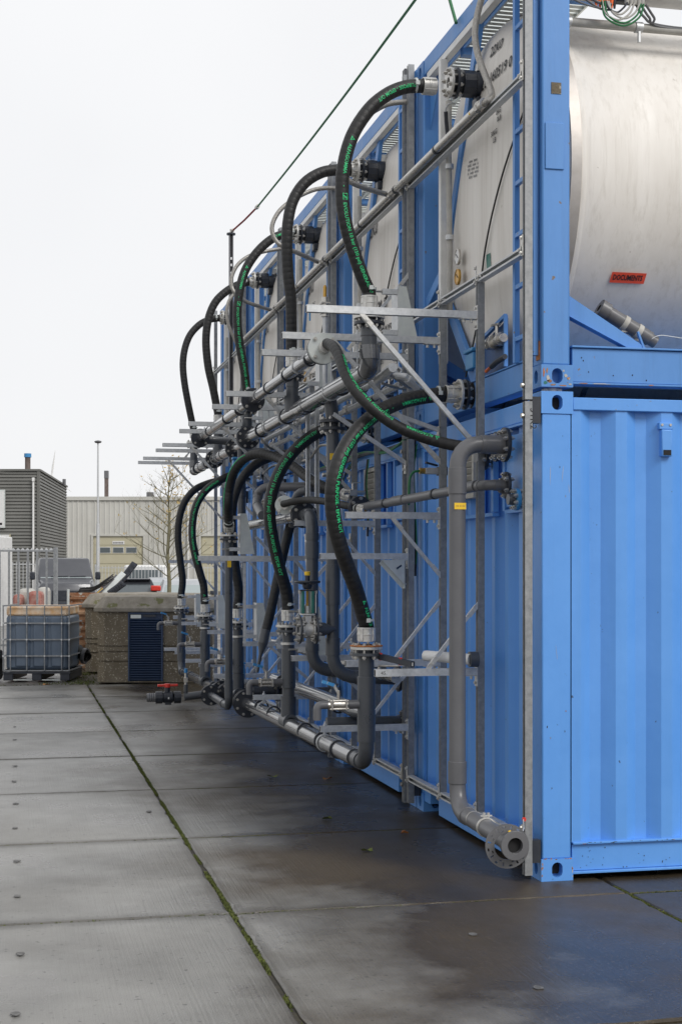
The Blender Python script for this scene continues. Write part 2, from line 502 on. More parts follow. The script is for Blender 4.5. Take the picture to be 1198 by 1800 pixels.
def text_mesh(txt, size, bold=.0):
    cu = bpy.data.curves.new('lettering', 'FONT')
    cu.body = txt; cu.size = size; cu.offset = bold; cu.resolution_u = 2
    cu.fill_mode = 'FRONT'
    o = bpy.data.objects.new('lettering', cu)
    link(o)
    dg = bpy.context.evaluated_depsgraph_get()
    me = o.evaluated_get(dg).to_mesh()
    vs = [v.co.copy() for v in me.vertices]
    fs = [tuple(p.vertices) for p in me.polygons]
    o.evaluated_get(dg).to_mesh_clear()
    bpy.data.objects.remove(o); bpy.data.curves.remove(cu)
    return vs, fs
TXT = {}
def text(txt, size, bold=0.0):
    k = (txt, size, bold)
    if k not in TXT: TXT[k] = text_mesh(txt, size, bold)
    return TXT[k]

def flat_text(par, txt, size, o, ux, uy, m='black', bold=.0, fn=None, name='lettering'):
    vs, fs = text(txt, size, bold)
    g = G(); o, ux, uy = V(o), V(ux), V(uy)
    g.add([fn(v.x, v.y) if fn else o + ux * v.x + uy * v.y for v in vs], fs)
    return mk(name, g, m, par, smooth=False, kind='stuff' if ' ' in txt else None)

HT = 'EVOLUTION 10 bar (150 psi) GENERAL PURPOSE - EPDM O/T'
def hose_print(par, path, r, items, size=.030, th0=0.0, sign=1, side=None):
    """print running along the hose; items = [(start length, string)]"""
    cum = [0]
    for i in range(1, len(path)): cum.append(cum[-1] + (path[i] - path[i-1]).length)
    out = -Y if side is None else V(side)
    def pos(s, v):
        s = max(0, min(cum[-1] - 1e-4, s))
        i = max(j for j in range(len(cum) - 1) if cum[j] <= s)
        f = (s - cum[i]) / (cum[i+1] - cum[i])
        c = path[i].lerp(path[i+1], f)
        t0 = (path[min(i+1, len(path)-1)] - path[max(i-1, 0)]).normalized()
        t1 = (path[min(i+2, len(path)-1)] - path[i]).normalized()
        t = t0.lerp(t1, f).normalized()
        n1 = (out - t * out.dot(t)).normalized()
        n2 = n1.cross(t)
        th = th0 + v / r
        return c + (n1 * math.cos(th) + n2 * math.sin(th)) * (r * 1.008 + .0012)
    for s0, st in items:
        g = G()
        vs, fs = text(st, size, .0006)
        if st.startswith('^'):
            vs, fs = [V((0,0,0)), V((.03,0,0)), V((.015,.026,0)), V((.009,.005,0)), V((.021,.005,0)), V((.015,.016,0))], [(0,1,4,3),(1,2,5,4),(2,0,3,5)]
        if st == '#':
            vs, fs = [V(p) for p in ((0,0,0),(.04,0,0),(.04,.03,0),(0,.03,0),(.004,.004,0),(.036,.004,0),(.036,.026,0),(.004,.026,0),(.010,.004,0),(.036,.022,0),(.018,.004,0),(.026,.026,0))], [(0,1,5,4),(1,2,6,5),(2,3,7,6),(3,0,4,7),(8,10,9,11)]
        ymid = size * .35
        ok = [s0 + v.x < cum[-1] - .01 for v in vs]
        fs = [f for f in fs if all(ok[i] for i in f)]
        if not fs: continue
        g.add([pos(s0 + v.x, sign * (v.y - ymid)) for v in vs], fs)
        mk('lettering', g, 'green_print', par, smooth=False)

def coupling(par, o, axis, r, L=.085):
    o, ax = V(o), V(axis).normalized()
    a, b, _ = frame(ax)
    g = G().ring(o, ax, r * .5, r * 1.16, 0, L, 24)
    for j in range(4):                       # cast lugs and ribs of the safety clamp
        q = math.pi / 4 + j * math.pi / 2
        c = o + (a * math.cos(q) + b * math.sin(q)) * r * 1.14
        g.bar(c + ax * .006, c + ax * (L - .006), .022, .014, up=(c - o).normalized())
    g.ring(o, ax, r * .9, r * 1.24, L * .42, L * .55, 24)
    g.ring(o, ax, r * .9, r * 1.24, .0, .010, 24)
    mk('coupling', g, 'cast', par, bevel=.0015)

def hose(label, pts, r, group, prints=(), th0=0, sign=1, ends=(True, True), k=8, m='rubber', name='rubber_hose', size=.03, cat='hose', n=16):
    path = smoothpath(pts, k)
    t = thing(name, label, cat, pts[-1], group)
    if m == 'rubber' and r > .03:
        cum = [0]
        for i in range(1, len(path)): cum.append(cum[-1] + (path[i] - path[i-1]).length)
        bp_, br_ = [], []; q = 0; i = 0; rn = random.Random(len(label))
        while q < cum[-1]:
            w_ = rn.uniform(.036, .050)
            for dq, rr_ in ((0, r * .982), (.003, r * rn.uniform(.996, 1.008)), (w_ * .5, r * rn.uniform(.997, 1.006)), (w_ - .004, r * rn.uniform(.994, 1.006))):
                u = q + dq
                if u >= cum[-1]: break
                while cum[i+1] < u: i += 1
                bp_.append(path[i].lerp(path[i+1], (u - cum[i]) / max(cum[i+1] - cum[i], 1e-6))); br_.append(rr_)
            q += w_
        bp_.append(path[-1]); br_.append(r)
        mk('hose_body', G().tube(bp_, br_, n), m, t, ang=60)
    else:
        mk('hose_body', G().tube(path, r, n), m, t)
    for e, q, on in ((path[0], path[0] - path[1], ends[0]), (path[-1], path[-1] - path[-2], ends[1])):
        if not on: continue
        q = q.normalized()
        q = X if q.x > .7 else -Z if q.z < -.7 else q
        coupling(t, e, q, r)
        mk('hose_band', G().ring(e - q * .05, q, r * .9, r * 1.09, 0, .014, 20).box(*[v for c in (e - q*.043 - Y*r*1.12,) for k in range(3) for v in (c[k] - .012, c[k] + .012)]), 'galv_light', t, bevel=.001)
    if prints: hose_print(t, path, r, prints, size, th0, sign)
    return t, path

# ================================================================== THE GROUND
gnd = mk('ground', G().add([(-400,-60,-.03),(400,-60,-.03),(400,900,-.03),(-400,900,-.03)], [(0,1,2,3)]), 'ground', kind='structure')
pav = bpy.data.objects.new('yard_paving', None); link(pav); pav['kind'] = 'structure'; W['yard_paving'] = V((0,0,0))
def slab_mesh(w_, d_, key):
    rnd = random.Random(key)
    g = G(); b = .008; dz = rnd.uniform(-.004, .002)
    loop = []
    for (xa, ya, xb, yb) in ((0,0,w_,0),(w_,0,w_,d_),(w_,d_,0,d_),(0,d_,0,0)):
        for k in range(22): loop.append((xa + (xb-xa)*k/22, ya + (yb-ya)*k/22))
    cx, cy = w_/2, d_/2; n_ = len(loop)
    def ins(p, e): return (p[0] + (e if p[0] < .01 else -e if p[0] > w_-.01 else 0), p[1] + (e if p[1] < .01 else -e if p[1] > d_-.01 else 0))
    lo = []; mid = []; top = []
    for p in loop:
        chip = rnd.choice((0, 0, 0, 0, .002, .003, .007)) if rnd.random() < .7 else 0
        q = ins(p, chip + rnd.uniform(0, .0015)); q2 = ins(p, b + chip * 2 + rnd.uniform(0, .003))
        lo.append((p[0], p[1], -.14)); mid.append((q[0], q[1], -.009 + dz)); top.append((q2[0], q2[1], dz))
    fs = [(i, (i+1) % n_, (i+1) % n_ + n_, i + n_) for i in range(n_)] + [(i + n_, (i+1) % n_ + n_, (i+1) % n_ + 2*n_, i + 2*n_) for i in range(n_)] + [tuple(range(2*n_, 3*n_))]
    return g.add(lo + mid + top, fs)
XS = [-9.81, -7.78, -5.75, -3.72, -1.69, .34, 2.37, 4.40, 6.43]
YS = [-10.075 + 2.005 * i for i in range(13)]
gap = .017
for xi in range(len(XS) - 1):
    for yi in range(len(YS) - 1):
        x0, y0 = XS[xi] + gap/2, YS[yi] - .29 + .0 * xi + (.02 if xi == 3 else 0)
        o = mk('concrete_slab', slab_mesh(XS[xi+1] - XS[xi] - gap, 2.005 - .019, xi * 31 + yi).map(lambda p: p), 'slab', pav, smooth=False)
        o.location = (x0, y0, 0)
mk('joint_soil', G().box(XS[0], XS[-1], YS[0] - .29, YS[-1] - .29, -.028, -.014), 'soil', pav, kind='stuff', smooth=False)
# moss tufts in the joints
def moss(name, segs, n, wid, hmax, seed):
    rnd = random.Random(seed); g = G()
    for (xa, ya, xb, yb, dens) in segs:
        L = math.hypot(xb-xa, yb-ya)
        for i in range(int(n * L * dens)):
            t = rnd.random()
            if noise.noise(V((t * L * 2.3, seed, xa))) < rnd.uniform(-.22, .30): continue
            x = xa + (xb-xa)*t + rnd.gauss(0, wid); y = ya + (yb-ya)*t + rnd.gauss(0, wid)
            s = rnd.uniform(.004, .013); h = rnd.uniform(.2, 1) * hmax
            a = rnd.random() * 6.28
            dx, dy = math.cos(a) * s, math.sin(a) * s
            g.add([(x-dx,y-dy,-.016),(x+dx,y+dy,-.016),(x-dy*.6+rnd.uniform(-s,s),y+dx*.6+rnd.uniform(-s,s),h-.010)], [(0,1,2)])
            g.add([(x-dy,y+dx,-.016),(x+dy,y-dx,-.016),(x+rnd.uniform(-s,s),y+rnd.uniform(-s,s),h-.008)], [(0,1,2)])
    return mk(name, g, 'moss', kind='stuff', smooth=False)
ysj = [y - .29 for y in YS]
segs = [(-1.69, -6, -1.69, 13.6, 1.0), (.34, -3, .34, -.02, 1.6)]
segs += [(-1.69, y, .1 if y < 0 else -.02, y, .42) for y in ysj if y > -1] + [(-3.7, y, -1.69, y + .02, .10) for y in ysj if y > -1]
segs += [(.34, y, 2.0, y, .5) for y in ysj if -2 < y < 0]
moss('moss', segs, 1300, .0048, .009, 3)
moss('verge_moss', [(-3.2, 13.3, -1.3, 13.2, .35), (-1.75, 13.6, -1.65, 17, .5), (-3.2, 13.9, -1.7, 14.2, .3)], 600, .12, .015, 5)
# cast-in lifting pockets along the slab edges and a few fallen leaves
for i, (x, y) in enumerate([(-2.697,1.152,0.004)[:2], (-2.697,0.242,0.004)[:2], (-2.699,3.217,0.004)[:2], (-2.704,2.228,0.004)[:2], (-2.705,4.313,0.004)[:2],
                            (-2.699,5.213,0.004)[:2], (-2.701,7.118,0.004)[:2], (-2.699,8.305,0.004)[:2], (-2.686,-0.888,0.004)[:2], (-2.710,-1.753,0.004)[:2], (-0.703,-1.855,0.004)[:2], (-1.818,2.676,0.004)[:2], (-0.695,-0.993,0.004)[:2]]):
    rn = random.Random(i); pts = [(x + math.cos(k*.785) * rn.uniform(.014, .026), y + math.sin(k*.785) * rn.uniform(.02, .036), .0055) for k in range(8)]
    mk('lifting_pocket', G().add(pts + [(p[0], p[1], .0035) for p in pts], [tuple(range(8))] + [(k, k+8, (k+1) % 8 + 8, (k+1) % 8) for k in range(8)]), 'pocket', pav, smooth=False)
def leaf(i, px, py, s, label, m='leaf'):
    g = G(); pts = []
    for k in range(10):
        q = 2 * math.pi * k / 10
        pts.append(V((math.cos(q) * s * (1 + .25 * math.sin(3*q + i)), math.sin(q) * s * .5 * (1 + .2 * math.cos(2*q)), .012 + .010 * math.cos(2*q + i))))
    g.add([p + V((px, py, 0)) for p in pts] + [V((px, py, .006))], [(k, (k+1) % 10, 10) for k in range(10)])
    mk('fallen_leaf', g, m, label=label, cat='leaf', group='fallen leaves on the paving', smooth=False)
leaf(1, *(-0.326,3.895,0.010)[:2], .040, 'brown curled leaf on the wet slabs below the shiny bottom pipe elbow')
leaf(2, *(-2.261,13.747,0.010)[:2], .050, 'orange leaf on the mossy slab in front of the caged plastic tank')
leaf(3, *(-0.344,1.502,0.010)[:2], .026, 'small orange leaf on the joint beside the blue container sill')
leaf(4, *(-0.699,2.112,0.010)[:2], .035, 'green leaf sprig on the dark wet slab right of the mossy joint', 'moss')
leaf(5, *(-0.700,0.998,0.010)[:2], .035, 'green leaf sprig nearest the camera on the dark wet slab', 'moss')
leaf(6, *(-0.712,4.110,0.010)[:2], .045, 'green weed tuft on the slab left of the brown leaf', 'moss')

# ================================================================== LOWER CONTAINERS
CP = 2.46
def casting(g, x0, x1, y0, y1, z0, z1, faceY, faceX):
    """hollow corner casting: outward faces with oval holes"""
    cx, cy, cz = (x0+x1)/2, (y0+y1)/2, (z0+z1)/2
    w_, d_, h_ = x1-x0, y1-y0, z1-z0
    g.holed((cx, y0, cz), X, Z, w_, h_, .030, .040, .06, Y)
    g.holed((x0, cy, cz), -Y, Z, d_, h_, .026, .036, .06, X)
    g.add([(x0,y0,z1),(x1,y0,z1),(x1,y1,z1),(x0,y1,z1)], [(0,1,2,3)])
    g.add([(x0,y0,z0),(x1,y0,z0),(x1,y1,z0),(x0,y1,z0)], [(3,2,1,0)])
    g.add([(x1,y0,z0),(x1,y1,z0),(x1,y1,z1),(x1,y0,z1)], [(0,1,2,3)])
    g.add([(x0,y1,z0),(x0,y1,z1),(x1,y1,z1),(x1,y1,z0)], [(0,1,2,3)])
    return g
def corr(a0, a1, pitch, depth, f0=0.0):
    """trapezoid profile points (a, d) between a0 and a1"""
    pts = []; a = a0 + f0
    if f0: pts.append((a0, 0))
    q = [(.0, 0), (.26, 1), (.5, 1), (.76, 0)]
    while a < a1:
        for u, d in q:
            if a + u * pitch < a1: pts.append((a + u * pitch, d * depth))
        a += pitch
    pts.append((a1, pts[-1][1]))
    return pts
CL, CW, CH = 6.058, 2.438, 2.591
ordn = ['nearest the camera', 'second from the camera', 'third from the camera', 'fourth from the camera', 'farthest from the camera']
def lower_container():
    t = thing('shipping_container', 'ribbed blue shipping container %s in the ground row' % ordn[0], 'container', (0, 0, 0), 'blue shipping containers in the ground row')
    for x0, x1 in ((0, .17), (CL-.17, CL)):
        for y0, y1 in ((0, .15), (CW-.15, CW)):
            ins = .004
            mk('corner_post', G().box(x0+ins, x1-ins, y0+ins, y1-ins, .116, CH-.116), 'blue', t, bevel=.008)
    for x0, x1 in ((-.002, .176), (CL-.178, CL)):
        for y0, y1 in ((-.002, .160), (CW-.162, CW)):
            for z0 in (0, CH-.118):
                mk('corner_casting', casting(G(), x0, x1, y0, y1, z0, z0+.118, 1, 1), 'blue', t, smooth=False)
                mk('twistlock_void', G().box(x0+.05, x1-.05, y0+.05, y1-.05, z0+.03, z0+.09), 'dark', t, smooth=False)
    # end wall facing the pipes
    pr = corr(.155, CW-.155, .235, .060, .05)
    g = G()
    v0 = [(.030 + d, y, .20) for y, d in pr]; v1 = [(.030 + d, y, 2.45) for y, d in pr]
    k = len(pr)
    g.add(v0 + v1, [(i, i+k, i+k+1, i+1) for i in range(k-1)])
    mk('end_wall', g, 'blue', t, smooth=False)
    mk('header', G().box(.004, .09, .162, CW-.164, 2.455, 2.565), 'blue', t, bevel=.006)
    mk('header_lip', G().box(-.004, .03, .164, CW-.166, 2.44, 2.452), 'blue', t)
    g = G().box(.006, .10, .50, CW-.50, .03, .20).box(.006, .10, .164, .30, .07, .20).box(.006, .10, CW-.30, CW-.164, .07, .20).box(.012, .10, .30, .50, .14, .20).box(.012, .10, CW-.50, CW-.30, .14, .20)
    mk('sill', g, 'blue', t, bevel=.005)
    mk('inner_frame', G().box(.0, .035, 1.54, 1.58, 1.98, 2.438), 'blue', t, bevel=.003)
    mk('inner_frame', G().box(.0, .035, 1.04, 1.10, 1.98, 2.438), 'blue', t, bevel=.003)
    mk('inner_frame', G().box(.0, .035, .80, .84, 1.98, 2.438), 'blue', t, bevel=.003)
    mk('inner_sill', G().box(-.004, .04, .80, 1.58, 1.955, 1.978), 'blue', t, bevel=.003)
    # louvre
    lv = mk('louvre', G().box(-.012, .05, 1.14, 1.17, 2.08, 2.43).box(-.012, .05, 1.47, 1.50, 2.08, 2.43).box(-.012, .05, 1.17, 1.47, 2.40, 2.43).box(-.012, .05, 1.17, 1.47, 2.08, 2.11).box(.02, .03, 1.17, 1.47, 2.11, 2.40), 'louvre', t, bevel=.002)
    for i in range(7):
        z = 2.125 + i * .041
        mk('slat', G().bar((.0, 1.172, z), (.0, 1.468, z), .006, .036, up=V((-.7, 0, .72))), 'louvre', lv, smooth=False)
    # recessed pipe plate with wall flanges
    mk('pipe_plate', G().box(.010, .022, .17, .60, 2.0, 2.40), 'blue', t, bevel=.003)
    mk('plate_frame', G().box(.002, .03, .60, .64, 1.98, 2.44).box(.002, .03, .17, .60, 1.965, 1.985), 'blue', t)
    # top/bottom side rails and the ribbed long side
    for ys, s in ((0, 1), (CW, -1)):
        y = lambda d: ys + s * d
        mk('top_rail', G().box(.178, CL-.18, y(.003), y(.06), 2.495, 2.562), 'blue', t, bevel=.004)
        mk('bottom_rail', G().box(.178, CL-.18, y(.022), y(.06), .045, .185).box(.178, CL-.18, y(.002), y(.06), .186, .199).box(.178, CL-.18, y(.004), y(.06), .030, .044), 'blue', t, bevel=.003)
        pr = corr(.172, CL-.172, .262, .036, .052)
        g = G(); k = len(pr)
        v0 = [(x, y(.012 + d*1.25), .199) for x, d in pr]; v1 = [(x, y(.012 + d*1.25), 2.495) for x, d in pr]
        g.add(v0 + v1, [(i, i+1, i+k+1, i+k) if s > 0 else (i+1, i, i+k, i+k+1) for i in range(k-1)])
        mk('side_wall', g, 'blue', t, smooth=False)
    mk('roof', G().box(.09, CL-.09, .06, CW-.06, 2.50, 2.545), 'blue', t)
    mk('floor', G().box(.1, CL-.1, .06, CW-.06, .10, .17), 'dark', t)
    mk('back_wall', G().box(CL-.05, CL-.03, .15, CW-.15, .12, 2.5), 'blue', t)
    # lock box on the long side
    lb = mk('lock_box', G().box(.675, .735, -.020, .02, 2.255, 2.40), 'blue', t, bevel=.006)
    mk('lock_lug', G().box(.665, .745, -.010, .02, 2.402, 2.437), 'blue', lb, bevel=.003)
    for xx in (.68, .728): mk('lock_screw', G().cyl((xx,-.014,2.425),(xx,-.008,2.425),.007,8), 'bolt', lb)
    mk('vent_holes', G().box(.683,.727,-.0225,-.0205,2.262,2.29), 'dark', lb, smooth=False)
    return t
c0 = lower_container()
c_src = c0
for n in range(1, 5):
    dup(c0, (0, CP * n, 0), 'ribbed blue shipping container %s in the ground row' % ordn[n])

# wear on the nearest container: chips, scratches and rust along the edges
rnd = random.Random(77)
def wear(x, z, w_, h_, m, y=-.0045, ang=0.0):
    n_ = 9; pts = []
    for k in range(n_):
        q = 2*math.pi*k/n_; a, b = math.cos(q)*w_*rnd.uniform(.5, 1.1), math.sin(q)*h_*rnd.uniform(.5, 1.1)
        pts.append((x + a*math.cos(ang) - b*math.sin(ang), y, z + a*math.sin(ang) + b*math.cos(ang)))
    mk('paint_chip', G().add(pts + [(x, y, z)], [(k, (k+1) % n_, n_) for k in range(n_)]), m, c0, smooth=False)
for k in range(9): wear(rnd.uniform(.01, .165), .118 + rnd.uniform(-.004, .004), rnd.uniform(.004, .013), .003, rnd.choice(('rust', 'gasket')), -.0025)
for k in range(8): wear(rnd.choice((.004, .172)) + rnd.uniform(-.003, .003), rnd.uniform(.02, .11), .004, rnd.uniform(.004, .012), 'rust', -.0025)
for k in range(7): wear(rnd.uniform(.02, .16), rnd.uniform(.2, 2.4), rnd.uniform(.002, .004), rnd.uniform(.003, .009), rnd.choice(('soil', 'rust', 'galv_dark')), .0030)
for k in range(14): wear(rnd.uniform(.2, .78), .1925 + rnd.uniform(-.004, .004), rnd.uniform(.004, .016), .002, rnd.choice(('rust', 'soil')), .0010)
for k in range(22): wear(rnd.uniform(.2, .78), rnd.uniform(.05, .17), rnd.uniform(.0015, .005), rnd.uniform(.0015, .005), rnd.choice(('soil', 'soil', 'door_blue')), .0205)
for k in range(5): wear(rnd.uniform(.2, .7), rnd.uniform(2.50, 2.555), rnd.uniform(.003, .008), .002, 'galv_dark', .0020)
for k in range(4): wear(.05 + .035*k, rnd.uniform(.9, 2.2), .0012, rnd.uniform(.03, .08), 'louvre', .0030, rnd.uniform(-.15, .15))

# ================================================================== TANK CONTAINERS ON TOP
TZ0, TZ1 = 2.614, 5.10
TR, TCY, TCZ = 1.10, 1.22, 3.88
def dish_prof():
    return [(.34, TR-.02), (.30, TR), (.24, TR-.004), (.18, TR-.03), (.135, TR-.075), (.10, TR-.135), (.078, TR-.21), (.060, .76), (.045, .60), (.034, .42), (.028, .2), (.026, .001)]
def dish_x(r):
    p = dish_prof()
    for i in range(len(p) - 1):
        if p[i+1][1] <= r <= p[i][1]:
            f = (p[i][1] - r) / max(p[i][1] - p[i+1][1], 1e-6)
            return p[i][0] + (p[i+1][0] - p[i][0]) * f
    return .3
def on_dish(y, z):                                  # local container coordinates
    r = math.hypot(y - TCY, z - TCZ)
    return V((dish_x(min(r, TR)) - .004, y, z))
FC = 'blue_tank'
def tank_container():
    t = thing('tank_container', 'steel tank in a blue frame with DOCUMENTS label, upper row %s' % ordn[0], 'tank container', (0, 0, TZ0), 'tank containers in the upper row')
    for x0, x1 in ((0, .165), (CL-.165, CL)):
        for y0, y1 in ((0, .15), (CW-.15, CW)):
            mk('corner_post', G().box(x0+.004, x1-.004, y0+.004, y1-.004, TZ0+.116, TZ1-.11), FC, t, bevel=.010)
    for x0, x1 in ((-.002, .176), (CL-.178, CL)):
        for y0, y1 in ((-.002, .160), (CW-.162, CW)):
            for z0 in (TZ0, TZ1-.118):
                mk('corner_casting', casting(G(), x0, x1, y0, y1, z0, z0+.118, 1, 1), FC, t, smooth=False)
            mk('twistlock', G().cyl(((x0+x1)/2, (y0+y1)/2, 2.585), ((x0+x1)/2, (y0+y1)/2, TZ0+.01), .035, 12).box((x0+x1)/2-.05,(x0+x1)/2+.05,(y0+y1)/2-.02,(y0+y1)/2+.02,2.593,2.612), 'galv', t)
    for x in (0, CL-.1):
        mk('end_rail_bottom', G().box(x+.002, x+.10, .162, CW-.164, TZ0+.015, TZ0+.165).box(x-.004, x+.105, .162, CW-.164, TZ0+.167, TZ0+.177), FC, t, bevel=.004)
        mk('end_rail_top', G().box(x+.002, x+.10, .162, CW-.164, TZ1-.105, TZ1+.004), FC, t, bevel=.006)
    for y0, y1 in ((.004, .09), (CW-.09, CW-.004)):
        mk('side_rail_bottom', G().box(.178, CL-.18, y0+.012, y1-.012, 2.645, 2.825).box(.172, CL-.18, y0-.002, y1+.002, 2.827, 2.838).box(.178, CL-.18, y0, y1, 2.632, 2.643), FC, t, bevel=.003)
        mk('side_rail_top', G().box(.178, CL-.18, y0, y1, 5.0, 5.09), FC, t, bevel=.004)
        # raking gusset plates
        for xa, xb in ((.160, .62), (CL-.160, CL-.62)):
            yc = (y0 + y1) / 2
            g = G().add([(xa, yc-.004, 3.115), (xa, yc-.004, 2.995), (xa+(xb-xa)*.72, yc-.004, 2.839), (xb, yc-.004, 2.839),
                         (xa, yc+.004, 3.115), (xa, yc+.004, 2.995), (xa+(xb-xa)*.72, yc+.004, 2.839), (xb, yc+.004, 2.839)],
                        [(0,1,2,3),(7,6,5,4),(0,4,5,1),(1,5,6,2),(2,6,7,3),(3,7,4,0)])
            g.add([(xa, yc-.03, 2.995), (xa, yc+.03, 2.995), (xa+(xb-xa)*.72, yc+.03, 2.839), (xa+(xb-xa)*.72, yc-.03, 2.839)], [(0,1,2,3)])
            mk('raking_brace', g, FC, t, smooth=False)
    # frame braces in front of the tank end
    def plate(p, q, wd, name='end_brace'):
        g = G(); p, q = V(p), V(q)
        g.bar(p, q, wd, .030, up=X)
        mk(name, g, FC, t, bevel=.003)
    plate((.035, 1.13, 4.99), (.035, 1.86, 3.62), .075)
    plate((.035, 1.86, 3.62), (.035, 2.29, 3.45), .075)
    plate((.035, 1.22, TZ0+.17), (.035, 1.9, 3.45), .085)
    for sy, sz in ((1, 1),):
        g = G()
        yc, zc = (CW-.155, TZ1-.12) if sz > 0 else (CW-.155, TZ0+.18)
        g.add([(.05, yc, zc), (.05, yc-.26, zc), (.05, yc, zc-sz*.34), (.058, yc, zc), (.058, yc-.26, zc), (.058, yc, zc-sz*.34)], [(0,1,2),(5,4,3),(0,3,4,1),(1,4,5,2),(2,5,3,0)])
        mk('corner_gusset', g, FC, t, smooth=False)
    # tank
    g = G().lathe((0, TCY, TCZ), X, dish_prof(), 64)
    mk('tank_end', fixed(g), 'tank', t, ang=50)
    mk('end_band', G().lathe((0, TCY, TCZ), X, [(.215, TR-.01), (.215, TR+.004), (.275, TR+.004), (.275, TR-.01)], 64), 'tank_band', t)
    g = G().lathe((0, TCY, TCZ), X, [(.29, TR-.004), (5.75, TR-.004), (5.9, .9), (5.98, 0.001)], 64)
    mk('tank_shell', fixed(g), 'tank', t, ang=50)
    for x in (1.45, 2.95, 4.45):
        mk('shell_band', G().lathe((0, TCY, TCZ), X, [(x, TR-.01), (x, TR+.003), (x+.04, TR+.003), (x+.04, TR-.01)], 64), 'steel', t)
    # white inner rails
    mk('drain_rail', G().bar((.012, .17, 4.955), (.012, 2.16, 4.955), .045, .045), 'white', t, bevel=.003)
    mk('drain_post', G().bar((-.015, 1.76, 2.97), (-.015, 1.76, 4.93), .05, .05), 'white', t, bevel=.003)
    # ladder
    ld = mk('ladder_stile', G().box(-.030, .0, .34, .375, TZ0+.17, 5.0), FC, t, bevel=.002)
    mk('ladder_stile', G().box(-.030, .0, .045, .075, TZ0+.17, 5.0), FC, t, bevel=.002)
    for i in range(8):
        mk('rung', G().box(-.028, -.004, .07, .345, 2.90 + i * .285, 2.925 + i * .285), FC, t, bevel=.002)
    # walkway gratings on top
    for k, (x0, x1) in enumerate(((.12, .36), (.38, .62))):
        g = G(); n_ = 34
        for i in range(n_):
            y = .18 + (CW - .36) * i / n_
            g.add([(x0, y, 5.012), (x1, y, 5.012), (x1, y+.022, 5.034), (x0, y+.022, 5.034), (x0, y+.044, 5.012), (x1, y+.044, 5.012)], [(0,1,2,3), (3,2,5,4)])
        g.box(x0, x0+.012, .17, CW-.17, 5.0, 5.036).box(x1-.012, x1, .17, CW-.17, 5.0, 5.036)
        mk('walkway_grating', g, 'galv_light', t, smooth=False)
    for yy in (.7, 1.7): mk('walkway_bearer', G().box(.10, .64, yy, yy+.06, 4.955, 5.0), FC, t)
    # conduit with clips and two round gauges
    cpth, _ = filletpath([(-.02, 1.62, 4.62), (-.02, 1.62, 4.35), (-.02, 1.60, 3.25)], .1)
    cd_ = mk('conduit', G().tube(cpth, .019, 12), 'louvre', t)
    for z in (3.35, 3.75, 4.20):
        mk('conduit_clip', G().cyl((-.02, 1.605, z-.015), (-.02, 1.605, z+.015), .027, 12), 'galv', cd_)
    for z, mm in ((3.60, 'white'), (3.475, 'brass')):
        ga = mk('gauge', G().lathe((-.0, 1.47, z), -X, [(-.004, .03), (0, .050), (.014, .050), (.016, .044), (.012, .043)], 24), 'steel' if mm == 'white' else 'brass', t)
        mk('dial', G().cyl((-.0125, 1.47, z), (-.011, 1.47, z), .045, 24), mm, ga)
        mk('needle', G().bar((-.014, 1.445, z-.01), (-.014, 1.49, z+.02), .005, .002, up=X), 'black', ga)
    # capillary line hanging over the tank end
    mk('capillary', G().tube(smoothpath([on_dish(.40, 4.25) - X*.012, on_dish(.72, 3.9) - X*.012, on_dish(1.0, 3.55) - X*.012, on_dish(1.23, 3.15) - X*.012, V((.0, 1.33, 2.83))], 6), .006, 6), 'black', t)
    # bottom outlet recess with small valve and blue box
    g = G().add([(.0, .62, 2.78), (.0, 1.12, 2.78), (.0, 1.12, 3.02), (.0, .62, 3.09)], [(3,2,1,0)])
    mk('recess_frame', G().bar((.008, .60, 2.80), (.008, .60, 3.09), .02).bar((.008, .6, 3.09), (.008, 1.14, 3.0), .02).bar((.008, 1.14, 2.8), (.008, 1.14, 3.0), .02), FC, t)
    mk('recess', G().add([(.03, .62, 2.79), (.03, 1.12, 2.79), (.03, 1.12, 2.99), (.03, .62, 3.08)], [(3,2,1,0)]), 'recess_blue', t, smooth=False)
    vb = mk('outlet_valve', G().cyl((-.01, .58, 2.96), (-.01, .86, 2.955), .026, 12).cyl((-.01, .62, 2.96), (-.01, .65, 2.96), .04, 12).cyl((-.01, .74, 2.96), (-.01, .79, 2.958), .045, 8).cyl((-.01, .70, 2.98), (-.01, .70, 3.05), .012, 8).bar((-.01, .66, 3.05), (-.01, .78, 3.06), .02, .014), 'steel', t, bevel=.002)
    mk('outlet_hose', G().tube([(-.01, .56, 2.85), (-.01, .70, 2.84), (-.01, .80, 2.825)], .016, 10), 'pvc_black', t)
    mk('outlet_tag', G().cyl((-.01, .80, 2.825), (-.01, .90, 2.81), .010, 8), 'orange', t)
    return t
def fixed(g):
    bm = bmesh.new()
    vs = [bm.verts.new(v) for v in g.v]
    for f in g.f:
        try: bm.faces.new([vs[i] for i in f])
        except ValueError: pass
    bmesh.ops.remove_doubles(bm, verts=bm.verts, dist=.0005)
    bmesh.ops.recalc_face_normals(bm, faces=bm.faces)
    r = G(); bm.verts.index_update()
    r.add([v.co.copy() for v in bm.verts], [tuple(v.index for v in f.verts) for f in bm.faces]); bm.free()
    return r
t0 = tank_container()
tanks = [t0]
tl = ['', 'steel tank in a blue frame, second from the camera in the upper row, marked 22K0',
      'steel tank in a blue frame, upper row third from the camera, with green algae streaks',
      'steel tank in a blue frame, upper row fourth from the camera', 'steel tank in a blue frame, upper row farthest from the camera']
for n in range(1, 5): tanks.append(dup(t0, (0, CP * n, 0), tl[n]))
